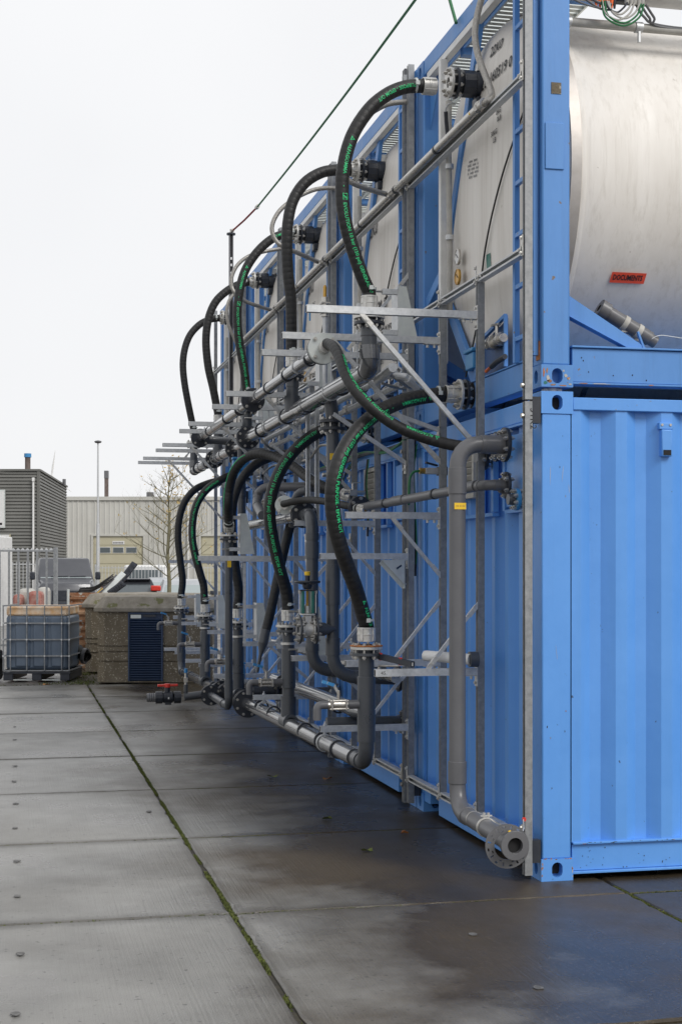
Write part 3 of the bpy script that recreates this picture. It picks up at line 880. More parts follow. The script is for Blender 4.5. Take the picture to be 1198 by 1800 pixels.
# markings of the nearest tank
def dish_text(tk, n, txt, size, y, z, slope=0.0, bold=.002, m='black'):
    # characters read from the far side (large y) towards the camera (small y)
    fn = lambda u, v: on_dish(y - u * math.cos(slope), z + v + u * math.sin(slope)) + V((-.002, CP * n, 0))
    return flat_text(tk, txt, size, (0,0,0), X, Y, m, bold, fn)
dish_text(t0, 0, '22K0', .088, 1.065, 4.715)
dish_text(t0, 0, 'A  LU 160519 0', .092, 1.27, 4.54)
for i, (s, y, z) in enumerate((('0KG', .86, 4.305), ('0LB', .84, 4.26), ('30KG', .93, 4.195), ('LB', .89, 4.150))):
    dish_text(t0, 0, s, .042, y, z, 0, .001)
g = G()
for i in range(9):
    for j in range(5):
        y0, z0 = 1.37 - i * .024, 4.06 + j * .024 - i * .004
        if (i * 3 + j * 5) % 4: g.add([on_dish(y0, z0), on_dish(y0-.016, z0+.003), on_dish(y0-.013, z0+.018), on_dish(y0-.003, z0+.014)], [(0,1,2,3)])
mk('worn_marking', g, 'pvc_mid', t0, smooth=False)
g = G().add([on_dish(1.02, 3.52), on_dish(.95, 3.52), on_dish(.95, 3.44), on_dish(1.02, 3.42)], [(0,1,2,3)])
mk('sticker', g, 'green_steel', t0, smooth=False)
for n in (1, 2):
    dish_text(tanks[n], n, '22K0', .15, 1.55, 4.25)
    dish_text(tanks[n], n, 'IPGM  SF', .12, 1.35, 3.62)
    dish_text(tanks[n], n, 'C RAILWAYS', .10, 1.40, 3.42)
    dish_text(tanks[n], n, 'TNO.1', .07, 1.30, 3.22)
for n in (3, 4): dish_text(tanks[n], n, '22K0', .15, 1.55, 4.25)
# marking plates, red label, conduit and plugs on the long side of the nearest tank
mk('post_patch', G().box(.020, .125, -.004, .006, 3.765, 4.01), FC, t0, bevel=.003)
mk('post_sticker', G().box(.055, .110, .0005, .0035, 4.165, 4.225), 'aggregate', t0)
mk('post_label', G().box(-.002, .0035, .03, .08, 2.76, 2.86), 'gasket', t0, smooth=False)
def shell_pt(x, z, off=.0):
    return V((x, TCY - math.sqrt(max((TR + off)**2 - (z - TCZ)**2, 0)), z))
lab = G()
for i in range(9):
    pass
lv = [shell_pt(.515 + .0 + (j) * .205 / 8 + k * .004, 3.245 + k * .052, .004) for k in range(2) for j in range(9)]
lab.add(lv, [(j, j+1, j+10, j+9) for j in range(8)])
mk('red_label', lab, 'label_red', t0, smooth=False)
flat_text(t0, 'DOCUMENTS', .036, (0,0,0), X, Y, 'black', .001, lambda u, v: shell_pt(.528 + u * .80, 3.259 + v, .007))
def chip(cx, cz, w_, h_, m, seed, y=-.0035):
    rn = random.Random(seed); n_ = 11
    pts = [V((cx + math.cos(2*math.pi*k/n_) * w_ * rn.uniform(.5, 1.1), y, cz + math.sin(2*math.pi*k/n_) * h_ * rn.uniform(.5, 1.1))) for k in range(n_)]
    mk('paint_chip', G().add(pts + [V((cx, y, cz))], [(k, (k+1) % n_, n_) for k in range(n_)]), m, t0, smooth=False)
for k, (cx, cz, w_, h_, m_) in enumerate(((.035, 2.66, .010, .022, 'louvre'), (.030, 2.70, .007, .016, 'rust'), (.012, 2.69, .006, .030, 'gasket'), (.045, 2.645, .016, .010, 'rust'), (.135, 2.675, .013, .010, 'louvre'), (.150, 2.66, .010, .009, 'rust'),
        (.02, 2.635, .012, .010, 'green_steel'), (.06, 2.625, .020, .005, 'rust'), (.12, 2.622, .030, .004, 'gasket'), (.158, 2.63, .012, .006, 'rust'), (.122, 2.70, .006, .007, 'louvre'))):
    chip(cx, cz, w_, h_, m_, k)
for k, (cx, cz, w_, h_, m_) in enumerate(((.33, 2.6325, .07, .0035, 'louvre'), (.24, 2.6325, .03, .003, 'gasket'), (.62, 2.6325, .02, .003, 'gasket'))):
    chip(cx, cz + .0045, w_, h_, m_, 40 + k, y=.0005)
for k, (cx, cz) in enumerate(((.27, 2.70), (.41, 2.685), (.52, 2.69), (.60, 2.665), (.23, 2.775), (.24, 2.76))):
    chip(cx, cz, .004, .005, 'dark', 60 + k, y=.0145)
# document tube strapped to the brace
dt = mk('document_tube', G().lathe((0.361,0.090,3.059), V((.36, 0, -.195)), [(0, .02), (.0, .046), (.055, .048), (.058, .040), (.33, .040), (.332, .033), (.37, .033), (.372, .0)], 28), 'pvc_mid', t0)
a_ = V((0.361,0.090,3.059)); dta = V((.36, 0, -.195)).normalized()
for d in (.15, .24):
    mk('strap', G().ring(a_ + dta * d, dta, .038, .0435, 0, .028, 28).box(*[v for c, e in zip(a_ + dta * (d + .014) - V((0,0,.045)), (.02, .015, .006)) for v in (c - e, c + e)]), 'louvre', dt)
mk('cap_lugs', G().lathe(a_, dta, [(.0, .050), (.05, .051)], 18), 'pvc_mid', dt)
# long conduit over the shoulder of the tank
cz = 4.655
cg = mk('conduit', G().cyl((.17, .262, cz), (5.8, .262, cz), .024, 16), 'louvre', t0)
for x in (.245, .665):
    mk('conduit_clip', G().ring((x, .262, cz), X, .02, .030, -.02, .02, 16).box(x-.006, x+.006, .245, .262, cz-.085, cz-.02), 'galv', cg)
mk('cable_tray', G().box(.17, 3, .20, .33, 4.80, 4.90), 'white', t0, bevel=.004)
# plug bank
pb = mk('plug_block', G().box(.50, .62, .19, .25, 4.765, 4.83), 'pvc_black', t0, bevel=.006)
for i, x in enumerate((.385, .408, .425, .445, .475, .492)):
    mk('orange_plug', G().lathe((x, .19, 4.775), V((0, 0, -1)), [(-.03, .013), (.0, .013), (.03, .009), (.055, .006)], 10), 'orange' if i != 5 else 'pvc_black', t0)
for xa, xb in ((.36, .40), (.45, .48)): mk('orange_block', G().box(xa, xb, .17, .24, 4.77, 4.83), 'orange', t0, bevel=.004)
for i, x in enumerate((.56, .585, .605, .63, .65)):
    mk('grey_gland', G().lathe((x, .18, 4.77), V((0, 0, -1)), [(-.03, .014), (.01, .014), (.025, .010)], 10), 'louvre', t0)
for i, (xa, xb, dip, mm) in enumerate(((.41,.655,.13,'green_cable'), (.425,.64,.115,'green_cable'), (.41,.60,.10,'louvre'), (.45,.63,.09,'louvre'), (.44,.585,.07,'louvre'), (.43,.56,.06,'pvc_black'))):
    mk('cable', G().tube(smoothpath([(xa, .17, 4.75), (xa+.02, .165, 4.75-dip*.7), ((xa+xb)/2, .165, 4.75-dip), (xb-.03, .165, 4.75-dip*.6), (xb, .17, 4.75)], 6), .0055, 8), mm, t0)
for i, (zz, dz) in enumerate(((4.86, .12), (4.84, .13), (4.80, .09))):
    mk('cable', G().tube(smoothpath([(.16, .20, zz), (.28, .19, zz-.06), (.40, .18, zz-dz), (.47, .175, zz-dz-.005)], 6), .008 - i*.0015, 8), 'pvc_mid', t0)
for i in range(3):
    mk('cable', G().tube(smoothpath([(.62 + i*.03, .2, 4.76), (.68 + i*.03, .22, 4.70), (.78, .24, 4.67 - i*.004), (1.2, .25, 4.66)], 6), .007, 8), 'pvc_mid', t0)
# thin tension wire with small upright on the bottom rail
mk('wire_post', G().bar((.60, .05, 2.84), (.565, .05, 2.93), .010, .02), FC, t0)
mk('tie_wire', G().tube(smoothpath([(0.637,0.060,2.889), (0.695,0.055,2.915), (0.768,0.055,2.911), (.85, .05, 2.90)], 5), .0025, 6), 'galv', t0)
# green algae streaks on the third and second tank ends: thin growth patches
for n, (ya, za, s) in ((1, (1.9, 4.0, .16)), (2, (1.95, 4.35, .20)), (3, (1.9, 4.4, .2))):
    g = G(); rnd = random.Random(n)
    for i in range(420):
        a = rnd.gauss(0, .35); b = abs(rnd.gauss(0, 1))
        y, z = ya + s * .35 * a + b * s * .12, za - s * (b - .8)
        r = math.hypot(y - TCY, z - TCZ)
        if r > TR - .02: continue
        q = .004 + rnd.random() * .008
        c = on_dish(y, z) + V((0, CP * n, 0))
        g.add([c + V((0, q, 0)), c + V((-.001, -q*.4, q)), c + V((0, -q*.3, -q*1.5))], [(0,1,2)])
    mk('algae', g, 'moss', tanks[n], kind='stuff', smooth=False)

# ================================================================== STRUT FRAMES
FX = -.070                                          # plane of the uprights
def bracket(par, x, y, z, dz=-1, name='angle_bracket'):
    g = G().box(x-.026, x-.021, y-.018, y+.018, z-.02 if dz > 0 else z-.09, z+.09 if dz > 0 else z+.02)
    g.box(x-.085, x-.021, y-.018, y+.018, z-.003, z+.003)
    g.cyl((x-.034, y, z+.055*dz), (x-.020, y, z+.055*dz), .010, 8).cyl((x-.06, y, z-.012), (x-.06, y, z+.012), .010, 8)
    mk(name, g, 'cast', par, smooth=False)
def flat_bracket(par, x, y, z, dy=1):
    g = G().box(x-.030, x-.024, y-.012, y+.012, z-.065, z+.045)
    g.box(x-.030, x-.024, min(y, y+dy*.045), max(y, y+dy*.045), z-.045, z-.015)
    for zz in (z-.05, z+.03): g.cyl((x-.040, y, zz), (x-.024, y, zz), .009, 8)
    g.cyl((x-.040, y+dy*.034, z-.03), (x-.024, y+dy*.034, z-.03), .009, 8)
    mk('flat_bracket', g, 'cast', par, smooth=False)
def arm(par, y, z, L, m='galv', drop=True, hw=.0205):
    a = mk('arm', G().channel((FX-.03-L, y, z), (FX-.025, y, z), -Z, hw), m, par, smooth=False)
    g = G().box(FX-.125, FX-.022, y-.024, y+.024, z-.026, z-.0215).box(FX-.0265, FX-.0215, y-.024, y+.024, z-.085, z+.055)
    for xx in (FX-.10, FX-.055):
        g.cyl((xx, y, z-.045), (xx, y, z-.02), .009, 8)
    for zz in (z-.065, z+.04): g.cyl((FX-.038, y, zz), (FX-.02, y, zz), .009, 8)
    mk('arm_bracket', g, 'cast', a, smooth=False)
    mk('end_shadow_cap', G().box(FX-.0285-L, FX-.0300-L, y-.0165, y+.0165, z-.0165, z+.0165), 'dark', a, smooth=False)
    return a
def brace(par, p, q, s=.0125):
    p, q = V(p), V(q)
    b = mk('brace', G().channel(p, q, Y, s, .003, .006), 'galv', par, smooth=False)
    u = (q - p).normalized()
    for e, sg in ((p, 1), (q, -1)):
        g = G()
        c = e + u * sg * .03
        g.bar(e - u*sg*.02 - Y*.016, e + u*sg*.075 - Y*.016, .026, .006, up=Y)
        g.cyl(c - Y*.026, c - Y*.012, .009, 8)
        mk('brace_foot', g, 'cast', b, smooth=False)
ZU = 3.085
def frame_unit(n, y0, label, first=False):
    t = thing('pipe_support_frame', label, 'strut frame', (FX, y0, 0), 'strut frames in front of the containers')
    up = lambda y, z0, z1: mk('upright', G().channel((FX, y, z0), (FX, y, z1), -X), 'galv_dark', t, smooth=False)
    u0 = up(y0 + .022, .035, 2.535)
    if first: up(y0 + .022, 2.545, 6.0)
    else: up(y0 + .022, 2.545, 5.06)
    for z in (.16, 2.46, 2.62):
        mk('bolt', G().cyl((FX-.024, y0+.022, z), (FX-.012-.024, y0+.022, z), .014, 10), 'bolt', u0)
    up(y0 + .826, .20, 3.315); up(y0 + 1.585, .20, 3.315)
    if True:
        up(y0 + 2.355, .05, 2.535); up(y0 + 2.355, 2.545, 5.09)
    for ya, yb, za, zb in ((.0, .05, .10, .22), (2.33, 2.38, .10, .20), (.0, .05, 2.42, 2.56)):
        mk('base_block', G().box(FX+.02, -.005, y0+ya, y0+yb, za, zb), 'pvc_black', t)
    if n: mk('top_block', G().box(FX+.0, .0, y0+.05, y0+.11, 4.96, 5.12), 'pvc_black', t)
    if not first: pass
    for z, ya, yb in ((4.262, .045, 2.333), (3.336, .045, .80), (3.336, .85, 1.56), (3.336, 1.61, 2.333), (.222, .045, .80), (.222, .85, 1.56), (.222, 1.61, 2.333)):
        mk('rail', G().channel((FX-.004, y0+ya, z), (FX-.004, y0+yb, z), -X), 'galv', t, smooth=False)
    for z in (4.262, 3.336, .222):
        flat_bracket(t, FX-.0, y0+.03, z+.035, 1); flat_bracket(t, FX-.0, y0+2.35, z+.035, -1)
    for y in (.826, 1.585):
        for z in (3.336, .222): flat_bracket(t, FX, y0+y, z+.03, -1)
    # upper arms and their braces
    zu = ZU if first else 3.015
    ups = ((.826, 3.125), (1.585, 3.09), (2.355, 3.095)) if first else ((1.585, zu), (2.355, zu - (.02 if n == 1 else 0)))
    for y, z in ups:
        if n == 4: z += .03
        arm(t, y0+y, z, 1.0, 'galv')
        if y < 2: brace(t, (FX-.70, y0+y, z-.03), (FX-.025, y0+y, z-.76))
        else: brace(t, (FX-.43, y0+y, z+.05), (FX-.025, y0+y, z+.55), .010)
    lows = [(.826, 1.055, .60), (1.585, 1.985, .60), (1.585, 1.06, .60), (2.355, 1.735, .60), (2.355, .57, .60)]
    if n == 1: lows = [(.826, 1.985, .60), (.826, .99, .62), (1.585, 1.04, .6), (2.355, 1.735, 1.12), (2.355, .57, .66)]
    if n > 1: lows = [(.826, .97, .60), (1.585, 1.02, .62), (2.355, 1.735, .6), (2.355, .57, .66), (1.585, .57, .6)]
    for y, z, L in lows:
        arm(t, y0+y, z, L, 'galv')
        if abs(z - 1.735) < .01 and n == 0:
            g = G(); ya, yb = y0+y-.012, y0+y+.012
            pts = [(FX-.045, z-.03), (FX-.205, z-.03), (FX-.045, z-.20)]
            g.add([(a, ya-.012, b) for a, b in pts] + [(a, ya-.009, b) for a, b in pts], [(0,1,2),(5,4,3),(0,3,4,1),(1,4,5,2),(2,5,3,0)])
            g.box(FX-.205, FX-.03, ya-.012, yb+.012, z-.030, z-.0255).box(FX-.048, FX-.043, ya-.012, yb+.012, z-.22, z-.03)
            g.bar((FX-.205, y0+y, z-.033), (FX-.045, y0+y, z-.205), .004, .045, up=V((1, 0, 1)))
            gu = mk('gusset_bracket', g, 'galv_light', t, smooth=False)
            mk('gusset_slot', G().bar((FX-.105, ya-.0135, z-.085), (FX-.070, ya-.0135, z-.062), .012, .002, up=Y), 'door_blue', gu, smooth=False)
        elif z > 1.6: brace(t, (FX-.32, y0+y, z-.03), (FX-.025, y0+y, z-.37), .010)
        elif n < 3: brace(t, (FX-.31, y0+y, z+.03), (FX-.025, y0+y, z+.38), .010)
    return t
fl = ['first strut frame from the camera, its front upright at the container corner', 'second strut frame from the camera, behind the tall grey downpipe and thick hose',
      'third strut frame from the camera, behind the gate valve', 'fourth strut frame from the camera, carrying arms over the farthest hoses', 'farthest strut frame, with the lowest arms at upper left']
for n in range(5):
    f_ = frame_unit(n, CP * n, fl[n], n == 0)
    if n == 0: F0 = f_
# hand-written cut mark on the front upright and arm ends
flat_text(F0, '5TK2', .05, (FX+.008, .0005, 2.50), -Z, X, 'black', .0003)
flat_text(F0, '45.', .030, (FX-.03-.60+.03, .805-.0005, 1.045), X, Z, 'black', .0)

# tapered galvanised consoles standing on the arms
def console(label, x, y, z0, h, reach=.22):
    t = thing('wall_console', label, 'bracket', (x, y, z0), 'tapered galvanised consoles')
    g = G(); w0, w1 = .052, .125
    A = [(x, y, z0), (x + w1, y, z0), (x + w0, y, z0 + h), (x, y, z0 + h)]
    B = [(x, y + .20, z0), (x, y + .20, z0 + h)]
    tk = .004
    g.add([V(p) for p in A] + [V(p) + Y*tk for p in A], [(0,1,2,3),(7,6,5,4),(0,4,5,1),(1,5,6,2),(2,6,7,3),(3,7,4,0)])
    mk('front_plate', g, 'galv_light', t, smooth=False)
    mk('side_plate', G().box(x-tk, x-.0005, y, y+.16, z0, z0+h), 'galv', t, smooth=False)
    for z in (z0 + h*.9, z0 + h*.12):
        mk('clamp_rail', G().channel((x-.01-reach*.4, y+.03, z), (x-.0045, y+.03, z), Z, .016, .003, .008), 'galv', t, smooth=False)
        mk('threaded_rod', G().cyl((x-reach*.75, y+.03, z), (x-.02, y+.03, z), .007, 8).cyl((x-.035, y+.03, z), (x-.02, y+.03, z), .014, 6), 'bolt', t)
    return t
def pxc(*a): return a
console('tall tapered galvanised console right of the nearest upper hose end', *(-0.350,1.620,3.102), .33)
console('bright tapered console beside the thin grey downpipe with the yellow sticker', *(-0.750,5.550,1.776), .36)
console('tapered galvanised console left of the handwheel valve, above the drain valve', *(-0.660,5.200,1.022), .33)
console('tapered galvanised console behind the handwheel gate valve', *(-0.625,3.000,1.027), .35)
console('tapered galvanised console right of the hose end second from the back', *(-0.569,8.300,1.002), .36)
console('tapered galvanised console farthest away beside the last hose end', *(-0.648,9.600,1.022), .33)
console('tapered galvanised console behind the big upper manifold under the second upper hose', *(-0.358,4.000,3.073), .30)
console('tapered galvanised console behind the upper manifold flange', *(-0.413,6.600,2.928), .34)
console('faint galvanised console between the two upper middle hoses', *(-0.475,6.000,2.994), .32)

# ================================================================== TANK VALVES
def tank_valve(label, x, y, z, group, actuator=True, s=1.0):
    t = thing('union_ball_valve', label, 'valve', (x, y, z), group)
    flange_parts(t, (x, y, z), X, .093*s, .016, 'cast', nb=8, gap=.022, m2='pvc_black')
    mk('valve_neck', G().cyl((x+.05, y, z), (x+.11, y, z), .058*s, 24), 'pvc_black', t)
    g = G().lathe((x+.085, y, z), X, [(0,.06),(0,.082),(.075,.082),(.078,.07)], 12)
    g.lathe((x+.165, y, z), X, [(0,.07),(.02,.078),(.10,.078),(.12,.07)], 24)
    mk('valve_body', g, 'pvc_black', t, ang=25)
    mk('union_nut', G().lathe((x+.285, y, z), X, [(0,.06),(0,.082),(.07,.082),(.075,.055),(.25,.05)], 12), 'pvc_black', t, ang=25)
    mk('stem_bracket', G().box(x+.175, x+.255, y-.03, y+.03, z+.078, z+.125).box(x+.195, x+.235, y-.036, y-.03, z+.03, z+.12), 'cast', t, bevel=.002)
    if actuator:
        ac = mk('actuator_base', G().box(x+.165, x+.265, y-.05, y+.05, z-.15, z-.08), 'pvc_black', t, bevel=.01)
    return t
zt = [4.60, 4.72, 4.77, 4.81, 4.81]
ord5 = ['nearest', 'second', 'third', 'fourth', 'farthest']
for n in range(5):
    y = 1.22 + CP*n
    tank_valve('black union ball valve under the top frame rail of the %s tank' % ord5[n], -.145, y, zt[n], 'upper union ball valves')
    v = tank_valve('black union ball valve at the foot of the %s tank' % ord5[n], -.085, y, 2.71, 'lower union ball valves', False)
    g = G().box(-.02, .16, y-.10, y+.06, 2.86, 2.96)
    bx = mk('actuator_box', g, 'blue_box', v, bevel=.008)
    mk('actuator_lid', G().box(-.03, .17, y-.11, y+.07, 2.962, 2.985), 'blue_box', bx, bevel=.006)
    mk('actuator_knob', G().cyl((.17, y-.02, 2.90), (.205, y-.02, 2.90), .022, 12), 'pvc_black', bx)

# ================================================================== MANIFOLDS AND RISERS
ZM1 = 2.845
m1 = pipe_thing('big shiny grey upper manifold pipe running from the nearest hose end to the black flange',
    [(-.635,1.22,2.99), (-.635,1.22,ZM1), (-.615,6.1,ZM1)], .056, 'pvc_wet', .13, True, clamps=[((-.62,y,ZM1),Y) for y in (1.62, 2.05, 2.62, 3.15, 4.0, 5.2)], endsock=[((-.62,1.52,ZM1),Y,.10), ((-.62,2.35,ZM1),Y,.16), ((-.62,3.3,ZM1),Y,.14)])
flange_parts(m1, (-.62, 5.93, ZM1), Y, .105, .022, 'pvc_black', nb=8, gap=.03)
for i, (dz, dx) in enumerate(((2.72, -.43), (2.66, -.36))):
    pipe_thing(['upper of the two thin galvanised pipes behind the big manifold', 'lower of the two thin galvanised pipes behind the big manifold'][i],
        [(dx, 1.35 + i*.2, dz + .14), (dx, 6.3, dz + .12)], .021, 'galv', name='galvanised_pipe', clamps=[((dx, y, dz+.13), Y) for y in (2.2, 3.4, 4.6)], endsock=[((dx, 1.32 + i*.2, dz+.14), Y, .10), ((dx, 2.6, dz+.135), Y, .06), ((dx, 4.0, dz+.13), Y, .06)], group='thin galvanised pipes behind the manifold')
# upper, outer manifold with its disc flanges
ZM2 = 3.005
m2 = pipe_thing('thinner shiny grey pipe along the arm ends, ending at the bright disc flange', [(-.85,1.60,3.01), (-.85,4.24,2.995)], .041, 'pvc_wet', clamps=[((-.85,y,3.0),Y) for y in (1.95, 2.75, 3.5)], endsock=[((-.85,3.95,2.997),Y,.2)])
flange_parts(m2, (-.85, 1.555, 3.01), Y, .095, .012, 'galv_light', nb=4, gap=.012, m2='pvc_black')
m2b = pipe_thing('shiny grey pipe between the two black disc flanges, upper left', [(-.85,4.29,2.995), (-.85,7.75,2.98), (-.30,7.75,2.95)], .041, 'pvc_wet', .10, clamps=[((-.85,y,2.985),Y) for y in (4.95, 5.7, 6.9)])
flange_parts(m2b, (-.85, 4.24, 2.995), Y, .095, .012, 'pvc_black', nb=4, gap=.012)
flange_parts(m2b, (-.85, 7.60, 2.98), Y, .095, .012, 'pvc_black', nb=4, gap=.012)
# rear upper manifold
m3 = pipe_thing('short shiny upper manifold pipe at the far end ending in an elbow', [(-.50,11.06,3.0), (-.50,11.06,2.87), (-.52,8.4,2.87), (-.52,6.4,2.86)], .056, 'pvc_wet', .12, clamps=[((-.51,y,2.87),Y) for y in (10.6, 9.6)], endsock=[((-.505,10.2,2.87),Y,.2)])
flange_parts(m3, (-.515, 9.0, 2.87), Y, .10, .02, 'pvc_black', nb=8, gap=.03)
flange_parts(m3, (-.52, 7.4, 2.865), Y, .10, .02, 'pvc_black', nb=8, gap=.03)
mk('elbow_fitting', G().tube([(-.52,8.0,2.87),(-.30,8.0,2.87),(-.12,8.0,2.87)], .052, 20), 'pvc', m3)

def hanger(par, x, y, z0, z1, r):
    mk('pipe_hanger', G().ring((x, y, z0), Y, r * 1.0, r * 1.13, -.011, .011, 20).cyl((x, y, z0 + r), (x, y, z1 + .05), .006, 6).cyl((x, y, z1 + .022), (x, y, z1 + .034), .013, 6).cyl((x, y, z1 - .034), (x, y, z1 - .022), .013, 6), 'galv', par)
for y in (1.585, 2.355, 4.045, 4.815): hanger(m1, -.625, y, ZM1, 3.09 if y < 3 else 3.01, .056)
for y in (1.70, 2.355, 4.045): hanger(m2, -.85, y, 3.005, 3.09 if y < 3 else 3.01, .041)
for y in (4.815, 6.505, 7.275): hanger(m2b, -.85, y, 2.99, 3.01, .041)
for y in (8.965, 9.735): hanger(m3, -.51, y, 2.87, 3.03, .056)
# stub pipes under the upper hoses
HB = [(-.637, 3.185), (-.64, 3.175), (-.60, 3.17), (-.53, 3.22), (-.50, 3.25)]      # x and height of the hose end flange
HU = ['nearest', 'second', 'third', 'fourth', 'fifth and farthest']
for n in range(5):
    x, z = HB[n]; y = 1.22 + CP*n
    t = thing('riser_stub', 'short grey riser under the %s upper hose' % HU[n], 'pipe', (x, y, ZM1), 'risers under the upper hoses')
    mk('pipe', G().cyl((x, y, ZM1 + .02), (x, y, z-.02), .0465, 20), 'pvc', t)
    mk('socket', G().ring((x, y, z-.14), Z, .03, .052, 0, .09, 20), 'pvc', t)
    if n in (1, 2, 3): mk('socket', G().ring((x, y, ZM1), Z, .03, .060, 0, .12, 20), 'pvc', t)
    flange_parts(t, (x, y, z-.075), Z, .092, .020, 'pvc_black', nb=8, gap=.018, m2='cast')

def drain_valve(par, x, y, z, s=1.0, side=-1, handle=True):
    """stub, stainless ball valve with lever, grey elbow"""
    k = side
    mk('drain_stub', G().cyl((x + k*.04, y, z), (x + k*.115*s, y, z), .027*s, 16), 'pvc_mid', par)
    dv = mk('drain_valve', G().cyl((x+k*.135*s,y,z),(x+k*.205*s,y,z),.030*s,12).box(x+k*.120*s, x+k*.132*s, y-.032*s, y+.032*s, z-.032*s, z+.032*s).box(x+k*.208*s, x+k*.220*s, y-.032*s, y+.032*s, z-.032*s, z+.032*s).cyl((x+k*.105*s,y,z), (x+k*.245*s,y,z), .022*s, 8).cyl((x+k*.17*s,y,z+.02*s), (x+k*.17*s,y,z+.085*s), .010*s, 10), 'steel', par, bevel=.002)
    gb = G()
    for dy in (-.024, .024):
        for dz in (-.024, .024): gb.cyl((x+k*.115*s, y+dy*s, z+dz*s), (x+k*.225*s, y+dy*s, z+dz*s), .006*s, 6)
    mk('tie_bolts', gb, 'bolt', dv)
    if handle:
        mk('lever', G().bar((x+k*.165*s, y, z+.06*s), (x+k*.20*s, y-.01, z+.115*s), .016, .006, up=Y).bar((x+k*.19*s, y-.01, z+.112*s), (x+k*.245*s, y-.02, z+.135*s), .014, .008, up=Y), 'cast', dv)
        mk('lever_sleeve', G().bar((x+k*.20*s, y-.014, z+.118*s), (x+k*.275*s, y-.02, z+.142*s), .020, .012, up=Y), 'blue_box', dv)
    p, _ = filletpath([(x+k*.235*s, y, z), (x+k*.30*s, y, z), (x+k*.30*s, y, z-.09*s)], .045*s)
    mk('drain_elbow', G().tube(p, .024*s, 14), 'pvc_mid', par)

# lower manifold: riser + horizontal pipes
HL = [(-.655, 1.205), (-.67, 1.24), (-.685, 1.18), (-.675, 1.16), (-.655, 1.177)]
DZ = [.84, .87, .90, .93, 1.10]
ZB = .485
for n in range(5):
    x, z = HL[n]; y = 1.22 + CP*n
    t = thing('riser_pipe', 'grey riser pipe with small drain valve under the %s lower hose' % HU[n], 'pipe', (x, y, ZB), 'risers under the lower hoses')
    zb = ZB if n < 3 else (.42 if n == 3 else .36)
    if n in (0, 4):
        q = 1 if n == 0 else -1
        p, _ = filletpath([(x, y, z-.02), (x, y, zb), (x, y + .35*q, zb)], .13)
        mk('pipe', G().tube(p, .047, 22), 'pvc', t)
        mk('socket', G().ring((x, y, zb+.13), Z, .04, .0535, 0, .14, 22), 'pvc', t)
        mk('socket', G().ring((x, y + q*.12, zb), Y, .04, .054, 0 if q > 0 else -.1, .10 if q > 0 else 0, 22), 'pvc', t)
    else:
        mk('pipe', G().cyl((x, y, z-.02), (x, y, zb), .046, 22), 'pvc', t)
        mk('socket', G().ring((x, y, zb+.04), Z, .04, .058, 0, .15, 22), 'pvc', t)
        mk('tee', G().ring((x, y-.11, zb), Y, .04, .0615, 0, .22, 22), 'pvc', t)
    mk('sleeve', G().ring((x, y, z-.50), Z, .04, .054, 0, .30, 22), 'pvc', t, bevel=.002)
    if n in (1, 2, 3): mk('hose_clip', G().ring((x, y, z-.17), Z, .04, .058, 0, .018, 22).cyl((x+.05, y-.03, z-.16), (x+.05, y+.03, z-.16), .008, 8), 'cast', t)
    f_ = flange_parts(t, (x, y, z-.075), Z, .096, .018, 'pvc' if n else 'pvc', nb=8, gap=.020, m2='cast')
    if n == 0: mk('rusty_gasket', G().lathe((x, y, z-.018), Z, [(0,.05),(0,.100),(.006,.101),(.009,.06)], 17), 'gasket', t)
    if n == 0: mk('threaded_rod', G().cyl((x+.07, y-.05, z-.07), (x+.16, y-.10, z-.10), .007, 8).cyl((x+.08, y+.02, z-.14), (x+.20, y, z-.14), .007, 8), 'bolt', t)
    drain_valve(t, x, y, zb + (DZ[n]-ZB if n < 1 else .30 if n < 3 else .40 if n == 3 else .60), 1.0 if n < 2 else .95)
m4 = pipe_thing('long shiny grey bottom manifold pipe from the nearest elbow to the far flange', [(-.66,1.5,ZB), (-.68,5.60,ZB-.04)], .054, 'pvc_wet', clamps=[((-.664,y,ZB-.005),Y) for y in (1.95, 2.45, 3.05, 4.35, 4.95)], name='manifold_pipe')
flange_parts(m4, (-.68, 5.60, ZB-.04), Y, .125, .022, 'pvc_black', nb=8, gap=.03)
mk('pipe', G().cyl((-.68, 5.7, ZB-.04), (-.68, 6.5, ZB-.06), .054, 20), 'pvc', m4)
m5 = pipe_thing('shiny bottom manifold pipe at the far end below the last two hoses', [(-.655,10.7,.36), (-.675,6.5,.43)], .05, 'pvc_wet', clamps=[((-.66,10.0,.37),Y), ((-.67,7.9,.41),Y)], name='manifold_pipe')
flange_parts(m5, (-.674, 7.3, .42), Y, .10, .02, 'pvc_black', nb=8, gap=.03)
flange_parts(m5, (-.674, 6.9, .425), Y, .10, .02, 'pvc_black', nb=8, gap=.03)
# inner bottom pipes
m6 = pipe_thing('thick shiny inner bottom pipe ending in a cone reducer', [(-.42,2.55,.68), (-.42,5.7,.65)], .052, 'pvc_wet', clamps=[((-.42,y,.66),Y) for y in (3.05, 5.3)], name='inner_bottom_pipe')
mk('cone_reducer', fixed(G().lathe((-.42,2.6,.68), -Y, [(0,.058),(.10,.058),(.42,.030),(.60,.022),(.60,.0)], 24)), 'pvc_wet', m6)
m7 = pipe_thing('thin polished steel pipe above the inner bottom pipe', [(-.24,2.1,.92), (-.24,6.8,.93)], .030, 'steel', clamps=[((-.24,y,.925),Y) for y in (3.0, 4.3)], name='steel_pipe')
for i, (x0, y, z, r, x1, lb) in enumerate(((-.60,2.62,.575,.045,-.04,'black horizontal pipe stub into the wall below the big elbow'), (-.42,4.9,.60,.04,-.03,'short grey pipe stub into the wall of the third container'))):
    t = pipe_thing(lb, [(x0,y,z), (x1,y,z)], r, 'pvc', name='wall_pipe')
    flange_parts(t, (x1-.02, y, z), X, r*1.9, .018, 'pvc_black', nb=6)

